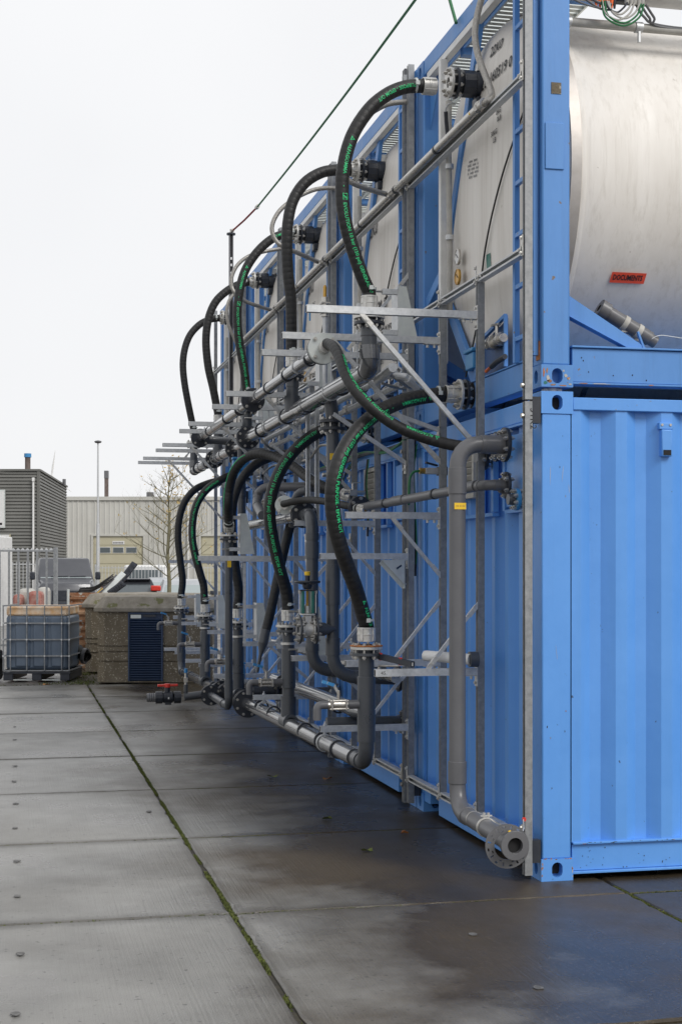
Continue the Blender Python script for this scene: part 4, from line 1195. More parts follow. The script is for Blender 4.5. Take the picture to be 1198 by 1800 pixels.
for y in (2.355, 4.815): hanger(m4, -.667, y, .475, .57, .054)
for y in (4.815,): hanger(m6, -.42, y, .66, .57, .052)
# small strut stubs and diagonal stays carrying the inner pipes
for i, (xa, ya, za, xb, yb, zb_) in enumerate(((-.62,1.60,2.70,-.07,1.60,2.52), (-.60,2.40,2.70,-.07,2.40,2.36), (-.60,4.10,2.70,-.07,4.10,2.40), (-.58,4.86,2.68,-.07,4.86,2.30), (-.50,3.30,1.02,-.07,3.30,.62), (-.50,5.75,.98,-.07,5.75,.62), (-.45,4.08,1.5,-.07,4.08,1.9), (-.45,6.55,1.95,-.07,6.55,1.55), (-.52,7.28,2.6,-.07,7.28,2.2))):
    st_ = thing('strut_stay', ['slanting thin strut stay under the nearest end of the big manifold', 'slanting stay just left of the second upright pair, under the manifold', 'slanting stay behind the yellow stickered vertical pipe', 'slanting stay left of the thin bright posts', 'low slanting stay behind the handwheel valve', 'low slanting stay behind the third riser',
        'rising stay between the two thick vertical pipes and the second lower hose', 'slanting stay behind the bent light grey pipe', 'slanting stay under the far black manifold flange'][i], 'strut', (xa, ya, za), 'thin strut stays between pipes and uprights')
    mk('stay', G().channel((xa, ya, za), (xb, yb, zb_), Y, .013, .003, .006), 'galv', st_, smooth=False)
    mk('stay_foot', G().box(xb-.03, xb-.024, yb-.02, yb+.02, zb_-.06, zb_+.03).cyl((xb-.045, yb, zb_-.03), (xb-.024, yb, zb_-.03), .010, 8), 'cast', st_, smooth=False)
# the two big vertical pipes with bottom elbows
p2 = pipe_thing('thick dark grey vertical pipe hanging from the manifold tee, with a yellow sticker', [(-.56,2.60,2.62), (-.56,2.60,.905), (-.05,2.60,.88)], .045, 'pvc', .17, endsock=[((-.56,2.60,1.05),Z,.12), ((-.56,2.60,1.40),Z,.28)], name='vertical_pipe')
flange_parts(p2, (-.56,2.60,2.605), Z, .098, .022, 'pvc_black', nb=8, gap=.03)
mk('pipe', G().cyl((-.56,2.60,2.67), (-.585,2.60,ZM1+.02), .046, 20), 'pvc', p2)
flange_parts(p2, (-.10,2.60,.88), X, .09, .02, 'pvc_black', nb=8)
mk('sticker', G().box(-.590,-.560,2.5535,2.556,2.40,2.445), 'yellow', p2, smooth=False)
p2b = pipe_thing('second thick dark grey vertical pipe behind the handwheel valve', [(-.62,3.35,2.045), (-.62,3.02,2.045), (-.62,3.02,.92), (-.08,3.02,.90)], .045, 'pvc', .15, endsock=[((-.62,3.02,1.72),Z,.12)], name='vertical_pipe')
flange_parts(p2b, (-.62,3.30,2.045), Y, .095, .020, 'pvc_black', nb=6, gap=.03)
m8 = pipe_thing('grey horizontal pipe from the vertical elbow back to the tapered console', [(-.62,3.42,2.045), (-.56,6.3,2.05)], .045, 'pvc_wet', clamps=[((-.61,3.85,2.046),Y)], endsock=[((-.617,3.5,2.045),Y,.3)], name='middle_pipe')
# gate valve with handwheel
gv = thing('gate_valve', 'stainless gate valve with black handwheel, green yoke and yellow cap', 'valve', (-0.747,2.560,1.234))
gx, gy, gz = (-0.747,2.560,1.234)
for s in (-1, 1):
    flange_parts(gv, (gx + s*.050 - (.0 if s > 0 else .014), gy, gz), X, .100, .014, 'pvc', nb=8)
    flange_parts(gv, (gx + s*.034 - (.0 if s > 0 else .010), gy, gz), X, .085, .010, 'cast', nb=4)
mk('valve_body', G().cyl((gx-.035, gy, gz), (gx+.035, gy, gz), .060, 24).box(gx-.024, gx+.024, gy-.04, gy+.04, gz+.04, gz+.10).box(gx-.045, gx+.045, gy-.05, gy+.05, gz+.095, gz+.108), 'cast', gv, bevel=.005)
for s in (-1, 1):
    mk('yoke_leg', G().box(gx + s*.034-.009, gx + s*.034+.009, gy-.028, gy+.028, gz+.109, gz+.262), 'green_steel', gv, bevel=.003)
    mk('pinch_bolt', G().cyl((gx + s*.056, gy-.02, gz+.11), (gx + s*.056, gy-.02, gz+.262), .006, 8).cyl((gx + s*.056, gy-.02, gz+.245), (gx + s*.056, gy-.02, gz+.266), .011, 6), 'bolt', gv)
mk('yoke_top', G().box(gx-.058, gx+.058, gy-.03, gy+.03, gz+.263, gz+.272), 'pvc_black', gv, bevel=.002)
mk('stem', G().cyl((gx, gy, gz+.10), (gx, gy, gz+.30), .008, 12), 'brass', gv)
mk('gland', G().cyl((gx, gy, gz+.109), (gx, gy, gz+.16), .018, 10), 'cast', gv)
hw = mk('handwheel', fixed(G().lathe((gx, gy, gz+.275), Z, [(0,.02),(0,.024),(.02,.034),(.036,.034),(.036,.015)], 20)), 'pvc_black', gv)
g = G()
g.tube([V((gx + .082*math.cos(q*math.pi/14), gy + .082*math.sin(q*math.pi/14), gz+.325)) for q in range(29)], .009, 8, False)
for q in range(5):
    a = q * 2*math.pi/5 + .3
    g.bar((gx+.02*math.cos(a), gy+.02*math.sin(a), gz+.305), (gx+.08*math.cos(a), gy+.08*math.sin(a), gz+.324), .016, .007, up=Z)
mk('wheel_rim', g, 'pvc_black', hw)
mk('stem_cover', G().cyl((gx, gy, gz+.312), (gx, gy, gz+.368), .017, 14), 'pvc_black', gv)
mk('yellow_cap', G().cyl((gx, gy, gz+.369), (gx, gy, gz+.396), .021, 16), 'yellow', gv, bevel=.003)
mk('inlet_cone', fixed(G().lathe((gx+.065, gy-.02, gz), X, [(0,.046),(.05,.046),(.135,.005),(.135,0)], 24)), 'pvc', gv)
mk('inlet_pipe', G().cyl((gx+.05, gy+.03, gz), (gx+.0, gy+.03, gz), .03, 16), 'pvc', gv)

# tall front downpipe
P0X, P0Y = -.352, .36
p0 = pipe_thing('tall mid grey downpipe nearest the camera with elbows and a yellow sticker', [(-.06,P0Y,2.335), (P0X,P0Y,2.335), (P0X,P0Y,.335), (P0X,-.46,.315)], .0455, 'pvc_mid', .155, name='downpipe', n=28,
    endsock=[((P0X,P0Y,2.06),Z,.125), ((P0X,P0Y,.48),Z,.12), ((-.20,P0Y,2.335),X,.11)])
flange_parts(p0, (-.09, P0Y, 2.335), X, .095, .020, 'pvc_black', nb=8)
stk = mk('sticker', G().box(P0X-.031, P0X+.035, P0Y-.0475, P0Y-.0462, 1.975, 2.01), 'yellow', p0, smooth=False)
for a_, b_ in ((-.022, -.006), (-.001, .008), (.012, .028)):
    mk('print_mark', G().box(P0X+a_, P0X+b_, P0Y-.0481, P0Y-.0477, 1.990, 1.996), 'brass', stk, smooth=False)
mk('pipe_clip', G().ring((P0X, -.14, .325), Y, .045, .052, -.006, .006, 28).cyl((P0X-.012, -.14, .375), (P0X-.012, -.14, .40), .007, 8).cyl((P0X+.012, -.14, .375), (P0X+.012, -.14, .40), .007, 8).box(P0X-.03, P0X+.03, -.146, -.134, .382, .388), 'cast', p0)
mk('paint_ring', G().ring((P0X, .06, .33), Y, .045, .0462, -.003, .003, 28), 'cast', p0)
# open end: backing ring with slots and stub collar
fy = -.545
hub = mk('stub_collar', G().lathe((P0X, -.47, .313), -Y, [(-.02,.0465),(.03,.052),(.10,.056),(.10,.071),(.118,.071),(.118,.038),(.02,.036),(-.03,.036)], 36), 'pvc_mid', p0, bevel=.001)
mk('bore', G().cyl((P0X, -.56, .313), (P0X, -.44, .313), .0365, 28), 'dark', p0)
g = G(); nn = 72; r0, r1 = .072, .108; th = .012
ring_o = V((P0X-.018, -.515, .300)); ax = V((-.12, -1, .03)).normalized(); a_, b_, _ = frame(ax)
radii = [.064, .074, .080, .085, .090, .099, .108]
holes = set()
for j in range(nn):
    k = j % 9
    if k in (1, 2): holes |= {(j, 4)}
    if k in (3, 4): holes |= {(j, 1)}
    if k in (6,): holes |= {(j, 2), (j, 3), (j, 4)}
vs = []
for side in (0, 1):
    for rr in radii:
        for j in range(nn):
            q = 2*math.pi*j/nn
            vs.append(ring_o + (a_*math.cos(q) + b_*math.sin(q))*rr + ax*th*side)
fs = []; nr = len(radii)
idx = lambda s_, i, j: (s_*nr + i)*nn + j % nn
for i in range(nr-1):
    for j in range(nn):
        if (j, i) in holes:
            for (i1, j1, i2, j2, nb_) in ((i,j,i,j+1,(j,i-1)),(i+1,j+1,i+1,j,(j,i+1)),(i,j+1,i+1,j+1,((j+1)%nn,i)),(i+1,j,i,j,((j-1)%nn,i))):
                if nb_ not in holes: fs.append((idx(0,i1,j1), idx(0,i2,j2), idx(1,i2,j2), idx(1,i1,j1)))
        else:
            fs.append((idx(0,i,j), idx(0,i+1,j), idx(0,i+1,j+1), idx(0,i,j+1)))
            fs.append((idx(1,i,j), idx(1,i,j+1), idx(1,i+1,j+1), idx(1,i+1,j)))
for j in range(nn):
    fs.append((idx(0,nr-1,j), idx(1,nr-1,j), idx(1,nr-1,j+1), idx(0,nr-1,j+1)))
    fs.append((idx(0,0,j), idx(0,0,j+1), idx(1,0,j+1), idx(1,0,j)))
mk('slotted_flange', G().add(vs, fs), 'pvc_mid', p0, smooth=False)
mk('yellow_dot', G().cyl((P0X-.01, -.535, .368), (P0X-.01, -.53, .374), .008, 8), 'yellow', p0)
mk('red_tag', G().cyl((FX-.03, -.004, .335), (FX-.03, -.012, .335), .011, 12), 'red', F0)
mk('wire_tie', G().tube([(FX-.035,-.01,.335), (FX-.10,-.2,.325), (-.28,-.45,.30)], .003, 6), 'galv', F0)

# smaller pipe running back along the wall
p4 = pipe_thing('thinner grey pipe from the wall plate running back along the containers to a black flange', [(-.05,.42,2.115), (-.175,.42,2.115), (-.385,2.5,2.07)], .029, 'pvc_mid', .09, name='branch_pipe',
    clamps=[((-.25,1.15,2.10),V((-.1,1,-.02))), ((-.335,2.0,2.08),V((-.1,1,-.02)))], endsock=[((-.19,.52,2.115),V((-.1,1,-.02)),.13), ((-.30,1.65,2.09),V((-.1,1,-.02)),.2)])
flange_parts(p4, (-.385, 2.5, 2.07), V((-.1,1,-.02)), .08, .014, 'pvc_black', nb=6, gap=.012)
flange_parts(p4, (-.06, .42, 2.115), X, .075, .016, 'pvc_black', nb=6)
mk('yellow_band', G().ring((-.372, 2.38, 2.072), V((-.1,1,-.02)), .028, .0296, 0, .02, 20), 'yellow', p4)
# wall flanges by the plate
for i, (y, z, r, m_) in enumerate(((.62,2.345,.085,'pvc_black'), (.85,2.31,.085,'pvc_black'), (.28,2.03,.06,'blue_box'))):
    t = thing('wall_flange', ['black bolted wall flange just left of the nearest upright', 'black bolted wall flange half hidden behind the grey elbow', 'blue ring flange on the wall under the branch pipe'][i], 'flange', (-.03, y, z))
    flange_parts(t, (-.05, y, z), X, r, .02, m_, nb=8)
    mk('stub', G().cyl((-.03, y, z), (.03, y, z), r*.5, 16).cyl((-.09, y, z), (-.05, y, z), r*.5, 16), 'pvc', t)
# white insulated pipe behind the downpipe
wp = thing('white_pipe', 'white capped plastic pipe lying on the arm behind the tall downpipe', 'pipe', (-0.372,0.950,1.127))
mk('pipe', G().cyl((-0.355,0.950,1.141), (-0.154,0.750,1.130), .032, 24), 'white', wp)
mk('pipe_end', fixed(G().lathe((-0.355,0.950,1.141), V((-0.355,0.950,1.141)) - V((-0.154,0.750,1.130)), [(0,.032),(.018,.029),(.026,.018),(.028,0)], 24)), 'white', wp)
mk('coupling_ring', G().ring((-0.161,0.750,1.130), X, .02, .045, 0, .05, 24), 'pvc', wp)
# red-striped spacer rail on the arm
sr = thing('toothed_rail', 'black toothed cable rail with red end caps beside the nearest riser flange', 'rail', (-0.585,1.100,1.118))
a0_, a1_ = V((-0.586,1.150,1.128)), V((-0.469,0.850,1.099))
mk('rail', G().bar(a0_, a1_, .028, .034), 'pvc_black', sr, smooth=False)
g = G()
for i in range(14):
    c = a0_.lerp(a1_, (i + .5)/14)
    g.box(c.x-.004, c.x+.004, c.y-.020, c.y-.0145, c.z-.010, c.z+.010)
mk('teeth', g, 'cast', sr, kind='stuff', smooth=False)
for c in (a0_, a0_.lerp(a1_, .62)): mk('end_cap', G().box(c.x-.006, c.x+.006, c.y-.022, c.y+.02, c.z-.022, c.z+.022), 'red', sr, smooth=False)

# thin outer downpipe with the yellow tag and its clamp flange
T = V((-0.845,5.633,0.400))
tx, ty = T.x, T.y
p5 = pipe_thing('thin dark grey downpipe with a yellow tag, left of the tapered console', [(tx, ty, 1.92), (tx, ty, .42), (tx, ty + 1.25, .42)], .034, 'pvc', .09, name='outer_downpipe', endsock=[((tx, ty, .52), Z, .14)], clamps=[((tx, ty+.30, .42), Y)])
flange_parts(p5, (tx, ty, 1.90), Z, .082, .016, 'pvc_black', nb=6, gap=.018, m2='cast')
flange_parts(p5, (tx, ty + 1.18, .42), Y, .10, .016, 'pvc_black', nb=6, gap=.016)
mk('yellow_tag', G().box(tx-.018, tx+.018, ty-.037, ty-.035, 1.66, 1.75), 'yellow', p5, smooth=False)
# pipe from the tee up high down behind
p6 = pipe_thing('grey pipe dropping from the upper tee at the far manifold', [(-.52,7.0,2.83), (-.52,7.0,1.95)], .04, 'pvc', name='drop_pipe', endsock=[((-.52,7.0,2.35),Z,.10)])
flange_parts(p6, (-.52, 7.0, 2.52), Z, .09, .018, 'pvc_black', nb=8, gap=.04)
# side outlet with red-handled union valve
yv = ty + 1.22; zv = .405
xr = V((-0.945,6.600,0.441)).x
xl = V((-1.463,6.600,0.397)).x
rv = thing('red_handle_valve', 'black union ball valve with red handle sticking out low over the paving', 'valve', (xl, yv, zv))
mk('outlet_pipe', G().cyl((xl+.36, yv, zv), (xr+.02, yv, zv+.02), .038, 20).cyl((xl+.52, yv, zv+.008), (xr-.0, yv, zv+.015), .043, 20), 'pvc', rv)
mk('end_thread', G().lathe((xl, yv, zv), X, [(.0,.03),(0,.040)] + [(.01*i, .040 if i % 2 else .044) for i in range(1, 9)] + [(.09,.04)], 24), 'pvc_mid', rv, ang=20)
mk('bore', G().cyl((xl-.001, yv, zv), (xl+.05, yv, zv), .031, 20), 'dark', rv)
mk('union_nut', G().lathe((xl+.085, yv, zv), X, [(0,.04),(0,.060),(.065,.060),(.07,.045)], 12), 'pvc_black', rv, ang=25)
mk('valve_body', G().lathe((xl+.155, yv, zv), X, [(0,.045),(.01,.055),(.09,.055),(.10,.045)], 24).box(xl+.175, xl+.235, yv-.03, yv+.03, zv-.07, zv-.04), 'pvc_black', rv, bevel=.002)
mk('union_nut', G().lathe((xl+.262, yv, zv), X, [(0,.045),(0,.060),(.065,.060),(.07,.04)], 12), 'pvc_black', rv, ang=25)
mk('valve_stem', G().cyl((xl+.20, yv, zv+.04), (xl+.20, yv, zv+.10), .026, 16), 'pvc_black', rv)
mk('handle', fixed(G().bar((xl+.105, yv, zv+.115), (xl+.30, yv, zv+.118), .034, .022, up=Z).cyl((xl+.2, yv, zv+.095), (xl+.2, yv, zv+.132), .030, 16)), 'red', rv, bevel=.004)
mk('logo_mark', G().box(xl+.20, xl+.212, yv-.0575, yv-.0555, zv-.012, zv+.006), 'white', rv, smooth=False)
# small upright valve on the outlet
sv = thing('small_cock_valve', 'small upright steel cock with blue cap on the low outlet pipe', 'valve', (xr-.10, yv, zv+.04))
sx = V((-1.086,6.600,0.563)).x
mk('stem', G().cyl((sx, yv, zv+.03), (sx, yv, zv+.12), .020, 10).cyl((sx, yv, zv+.12), (sx, yv, zv+.17), .013, 10), 'pvc', sv)
mk('body', G().cyl((sx, yv, zv+.10), (sx, yv, zv+.23), .014, 12).box(sx-.018, sx+.018, yv-.02, yv+.012, zv+.14, zv+.19), 'steel', sv, bevel=.002)
mk('cap', G().cyl((sx, yv, zv+.235), (sx, yv, zv+.275), .017, 12), 'blue_box', sv)

for i, (x, y, z) in enumerate(((-.24, 2.55, .92), (-.24, 4.9, .93), (-.36, 3.0, 2.80), (-.43, 4.4, 2.86))):
    t = thing('shut_off_valve', ['small steel shut off valve on the thin polished pipe, right', 'small steel shut off valve on the thin polished pipe, left', 'small shut off valve on the lower galvanised pipe behind the manifold', 'small shut off valve on the upper galvanised pipe behind the manifold'][i], 'valve', (x, y, z), 'small shut off valves on thin pipes')
    mk('body', G().cyl((x, y-.05, z), (x, y+.05, z), .036, 8).cyl((x, y, z), (x, y, z+.06), .012, 8), 'steel', t, ang=20)
    mk('lever', G().bar((x, y, z+.062), (x-.09, y-.02, z+.075), .018, .006), 'blue_box', t)
# tangle of elbows, blue boxes and braided hoses around the far manifold
for i, (px_, py_, yy) in enumerate(((405,1172,6.9), (416,1185,6.6))):
    pass
for i, c in enumerate(((-0.643,6.950,0.684), (-0.604,6.650,0.638))):
    t = thing('actuator', ['blue actuator box left of the console, low at the far manifold', 'blue actuator box right behind the thin downpipe, low'][i], 'actuator', c)
    x, y, z = c
    mk('housing', G().box(x-.05, x+.06, y-.05, y+.05, z-.05, z+.09), 'blue_box', t, bevel=.012)
    mk('lid', G().box(x-.055, x+.065, y-.055, y+.055, z+.092, z+.108), 'blue_box', t, bevel=.006)
    mk('valve_block', G().box(x-.045, x+.045, y-.045, y+.045, z-.16, z-.05), 'pvc_black', t, bevel=.012)
ub = thing('actuator', 'blue actuator box with white label under the far upper manifold', 'actuator', (-0.555,6.900,2.690))
x, y, z = (-0.555,6.900,2.690)
mk('housing', G().box(x-.07, x+.08, y-.05, y+.05, z-.09, z+.02), 'blue_box', ub, bevel=.01)
mk('lid', G().box(x-.075, x+.085, y-.055, y+.055, z+.022, z+.045), 'blue_box', ub, bevel=.006)
mk('label', G().box(x-.03, x+.05, y-.0575, y-.056, z+.026, z+.040), 'white', ub, smooth=False)
mk('neck', G().cyl((x, y, z-.16), (x, y, z-.09), .04, 12).box(x-.09, x-.05, y-.04, y+.04, z-.2, z-.06), 'blue_box', ub, bevel=.004)
rnd = random.Random(11)
cyls = [(385,1205,7.4,.045), (398,1212,7.0,.045), (392,1222,6.6,.05), (408,1212,6.3,.042), (448,1210,5.7,.05), (445,1228,5.5,.045)]
for i, (p_, y_) in enumerate((((-0.642,7.600,0.443), 0), ((-0.644,7.100,0.438), 0), ((-0.581,6.200,0.542), 0), ((-0.610,5.600,0.550), 0))):
    t = thing('cross_valve', ['black valve stub with bolted flange, farthest at the low manifold', 'black valve stub with bolted flange behind the thin downpipe foot', 'black valve stub right of the thick riser foot', 'black valve stub at the end of the inner bottom pipe'][i], 'valve', p_)
    x, y, z = p_
    mk('body', G().cyl((x-.02, y, z), (x+.30, y, z), .045, 18).lathe((x+.04, y, z), X, [(0,.04),(0,.065),(.07,.065),(.07,.04)], 12), 'pvc_black', t)
    flange_parts(t, (x+.18, y, z), X, .085, .018, 'pvc_black', nb=6, gap=.02)

# ================================================================== HOSES
GU, GL = 'black hoses looping down from the tank tops', 'black hoses looping down to the low risers'
ru = .041
SEQ = '^'
def seq(s0, n=1, first=''):
    out = []
    s = s0
    for i in range(n):
        out += [(s, '^'), (s + .05, 'ALFAGOMMA'), (s + .30, '-'), (s + .345, '#'), (s + .40, HT)]
        s += 1.75
    return out
hose('nearest upper black hose, green print running down its side from the first tank top',
    [(-0.306,1.220,4.569), (-0.413,1.220,4.554), (-0.531,1.200,4.495), (-0.649,1.180,4.389), (-0.754,1.160,4.224), (-0.808,1.150,4.042), (-0.819,1.150,3.873), (-0.796,1.160,3.701), (-0.739,1.180,3.529), (-0.682,1.200,3.390), (-.641,1.22,3.185+.10+.03), (-.637,1.22,3.185+.10)],
    ru, GU, seq(.62) + [(.05, 'PURPOSE - EPDM O/T')], .12, 1)
hose('plain black hose from the top of the second tank, passing behind the nearest hose',
    [(-0.184,3.680,4.717), (-0.300,3.680,4.710), (-0.423,3.670,4.678), (-0.549,3.660,4.590), (-0.639,3.650,4.452), (-0.681,3.640,4.283), (-0.689,3.640,4.089), (-0.679,3.650,3.897), (-0.655,3.660,3.683), (-.64-.006,3.68,3.175+.10+.03), (-.64,3.68,3.175+.10)], .043, GU)
hose('third upper black hose, printed green, from the third tank top',
    [(-0.129,6.140,4.785), (-0.237,6.140,4.769), (-0.368,6.130,4.713), (-0.509,6.120,4.582), (-0.622,6.110,4.406), (-0.677,6.100,4.208), (-0.698,6.100,3.981), (-0.675,6.110,3.721), (-0.631,6.120,3.487), (-.60-.006,6.14,3.17+.10+.03), (-.60,6.14,3.17+.10)],
    ru, GU, seq(.62) + [(.12, 'EPDM O/T')], .0, 1)
hose('fourth upper black hose, unprinted side showing, against the sky',
    [(-0.189,8.600,4.792), (-0.302,8.600,4.756), (-0.440,8.600,4.676), (-0.565,8.600,4.547), (-0.640,8.600,4.358), (-0.665,8.600,4.121), (-0.640,8.600,3.843), (-0.584,8.600,3.597), (-.53-.006,8.6,3.22+.10+.03), (-.53,8.6,3.22+.10)], .043, GU)
hose('fifth upper black hose, leftmost against the sky',
    [(-0.175,11.060,4.801), (-0.304,11.060,4.775), (-0.441,11.060,4.698), (-0.570,11.060,4.530), (-0.634,11.060,4.264), (-0.612,11.060,3.936), (-.50-.006,11.06,3.25+.12+.03), (-.50,11.06,3.25+.12)], .043, GU)
# lower hoses
hose('thick black hose from the foot of the first tank arching down to the nearest riser',
    [(-.165,1.22,2.71), (-0.319,1.200,2.686), (-0.470,1.140,2.644), (-0.636,1.060,2.561), (-0.776,0.980,2.444), (-0.874,0.920,2.306), (-0.925,0.900,2.156), (-0.927,0.920,2.010), (-0.890,0.970,1.848), (-0.817,1.050,1.684), (-0.738,1.140,1.529), (-.655-.006,1.22,1.205+.095+.03), (-.655,1.22,1.205+.095)],
    .045, GL, [(.10, '^'), (.15, 'ALFAGOMMA'), (.42, '-'), (.46, '#'), (.52, HT), (1.85, '^'), (1.90, 'ALFAGOMMA'), (2.15, '- EVOLUTION')], .45, 1, size=.032)
hose('second lower black hose, printed green, arching behind the yellow stickered vertical pipe',
    [(-.165,3.68,2.71), (-0.215,3.660,2.752), (-0.367,3.620,2.724), (-0.517,3.580,2.648), (-0.658,3.550,2.527), (-0.768,3.520,2.373), (-0.829,3.520,2.202), (-0.838,3.540,2.032), (-0.801,3.580,1.840), (-0.746,3.620,1.647), (-0.690,3.660,1.474), (-.67-.006,3.68,1.24+.095+.03), (-.67,3.68,1.24+.095)],
    .046, GL, [(.36, 'ALFAGOMMA'), (.62, '#'), (.68, HT), (1.95, '^'), (2.0, 'ALFAGOMMA')], -.25, 1, size=.034)
hose('third lower black hose, dipping behind the thin outer downpipe',
    [(-.165,6.14,2.71), (-0.221,6.140,2.716), (-0.370,6.120,2.686), (-0.523,6.100,2.613), (-0.643,6.080,2.495), (-0.725,6.060,2.335), (-0.757,6.060,2.141), (-0.748,6.080,1.907), (-0.714,6.100,1.645), (-0.679,6.120,1.434), (-.685-.006,6.14,1.18+.095+.03), (-.685,6.14,1.18+.095)], .043, GL)
hose('fourth lower black hose with green print, left of the thin downpipe',
    [(-.15,8.6,2.71), (-0.239,8.600,2.689), (-0.396,8.600,2.662), (-0.528,8.600,2.598), (-0.665,8.600,2.497), (-0.765,8.600,2.347), (-0.808,8.600,2.168), (-0.814,8.600,1.982), (-0.783,8.600,1.796), (-0.721,8.600,1.567), (-0.690,8.600,1.456), (-.675-.006,8.6,1.16+.095+.03), (-.675,8.6,1.16+.095)],
    .042, GL, [(.62, HT), (1.95, '^'), (.40, 'ALFAGOMMA')] + [(1.75, '^')], -.1, 1)
hose('fifth lower black hose, farthest left, ending above the concrete hut',
    [(-.15,11.06,2.71), (-0.203,11.060,2.743), (-0.347,11.060,2.705), (-0.498,11.060,2.625), (-0.620,11.060,2.466), (-0.684,11.060,2.252), (-0.698,11.060,2.009), (-0.670,11.060,1.746), (-0.641,11.060,1.496), (-.655-.006,11.06,1.177+.09+.03), (-.655,11.06,1.177+.09)], .044, GL)
# outer hose to the thin downpipe
hz, _p = hose('black hose with a thin green line arching over to the thin outer downpipe',
    [(-0.197,3.900,2.236), (-0.299,4.000,2.284), (-0.396,4.200,2.362), (-0.478,4.500,2.486), (-0.567,4.800,2.581), (-0.678,5.000,2.623), (-0.777,5.150,2.593), (-0.843,5.300,2.494), (-0.874,5.400,2.341), (-0.879,5.430,2.193), (tx, ty, 2.045)], .040, 'slim black hoses', k=8)
L = [sum((_p[j+1]-_p[j]).length for j in range(i)) for i in range(len(_p))]
sub = [ _p[i] + V((-.040, -.010, .006)) for i in range(len(_p)) if L[i] > L[-1] * .62][:-4]
mk('green_line', G().tube(sub, .0035, 6), 'green_print', hz)
# small hose from the bright disc flange
hose('slim printed hose from the bright disc flange down to the wall behind the downpipe elbow',
    [(-0.101,0.660,2.345), (-0.182,0.780,2.356), (-0.298,0.850,2.383), (-0.443,0.880,2.429), (-0.574,0.900,2.490), (-0.698,0.920,2.585), (-0.786,0.980,2.695), (-0.821,1.080,2.806), (-0.825,1.200,2.910), (-0.833,1.320,2.988), (-0.843,1.470,3.031)],
    .033, 'slim black hoses', [(.30, '^'), (.34, 'ALFAGOMMA'), (.60, 'EVOLUTION 10 bar (150 psi) GENERAL PURPOSE')], -.6, 1, ends=(False, False), size=.028)
gd = thing('disc_flange', 'bright steel disc flange facing the camera, with the slim hose screwed in', 'flange', (-.85,1.52,3.01))
flange_parts(gd, (-.85,1.525,3.01), Y, .097, .010, 'galv_light', nb=4)
mk('hose_nipple', G().cyl((-.85,1.46,3.012), (-.85,1.53,3.01), .038, 16), 'cast', gd)
hose('slim black hose from the round bright flange plate to the branch pipe',
    [(-0.773,3.350,2.127), (-0.715,3.250,2.140), (-0.629,3.150,2.149), (-0.553,2.950,2.133), (-0.475,2.700,2.098), (-0.403,2.450,2.061)], .026, 'slim black hoses', ends=(False, True))
gp_ = thing('disc_flange', 'round bright flange plate behind the second lower hose', 'flange', (-0.755,3.450,2.123))
flange_parts(gp_, (-0.747,3.420,2.122), V((.15,1,0)), .072, .010, 'galv_light', nb=4)
mk('hose_nipple', G().cyl((-0.762,3.340,2.118), (-0.747,3.420,2.122), .034, 8), 'cast', gp_)
hose('straight black hose slanting down behind the second lower hose', [(-0.459,4.600,2.093), (-0.497,4.600,1.952), (-0.555,4.600,1.717), (-0.612,4.600,1.459), (-0.664,4.600,1.224), (-0.692,4.600,1.122)], .040, 'slim black hoses', ends=(False, False))
hose('grey hose bend looping out of the wall pipe, middle left', [(-0.419,4.200,2.275), (-0.465,4.250,2.259), (-0.497,4.300,2.206), (-0.502,4.350,2.107), (-0.497,4.400,1.993)], .036, 'slim black hoses', ends=(False, False), m='pvc')
pg = pipe_thing('light grey bent pipe with three joint rings, middle left behind the second hose', [(-0.315,4.600,2.330), (-0.697,4.800,2.327), (-0.744,4.750,2.191), (-0.767,4.300,2.076)], .037, 'pvc_mid', .10, name='bent_pipe')
pipe_thing('grey horizontal pipe into the wall beside the louvre, middle', [(-0.315,4.600,2.330), (-.02,4.55,2.28)], .043, 'pvc', name='wall_pipe')

cn = pipe_thing('short grey reducer cone at the foot of the slanting black hose', [(-0.688,4.600,1.150), (-0.711,4.600,1.038)], .042, 'pvc', name='reducer')
mk('cone', fixed(G().lathe((-0.711,4.600,1.038), V((-0.711,4.600,1.038)) - V((-0.688,4.600,1.150)), [(0,.042),(.10,.016),(.25,.014),(.25,0)], 16)), 'pvc', cn)
# braided steel hoses looping out of the top
GB = 'braided steel hoses above the top rail'
hose('braided steel hose hanging from above onto the top pipe, nearest', [(-0.051,0.750,5.063), (-0.079,0.780,4.941), (-0.097,0.800,4.855), (-0.110,0.800,4.748), (-0.100,0.780,4.627), (-0.078,0.720,4.494), (-0.067,0.640,4.378), (-0.077,0.600,4.326), (-0.111,0.580,4.291), (-0.120,0.644,4.281)], .0195, GB, ends=(False, False), m='braid', n=12)
hose('braided steel hose arching left from the second upright behind the nearest black hose', [(-0.054,2.400,4.855), (-0.137,2.420,4.852), (-0.226,2.450,4.835), (-0.327,2.500,4.777), (-0.420,2.550,4.668), (-0.469,2.600,4.529), (-0.481,2.600,4.410), (-0.437,2.600,4.338), (-0.323,2.650,4.313), (-0.221,2.700,4.304), (-0.120,2.737,4.294)], .019, GB, ends=(False, False), m='braid', n=12)
hose('braided steel hose looping left of the third tank top', [(-0.065,4.750,4.853), (-0.166,4.780,4.855), (-0.275,4.800,4.830), (-0.421,4.800,4.750), (-0.542,4.800,4.643), (-0.601,4.800,4.516), (-0.576,4.800,4.412), (-0.504,4.800,4.349), (-0.368,4.900,4.328), (-0.249,5.000,4.311), (-0.120,5.143,4.302)], .019, GB, ends=(False, False), m='braid', n=12)
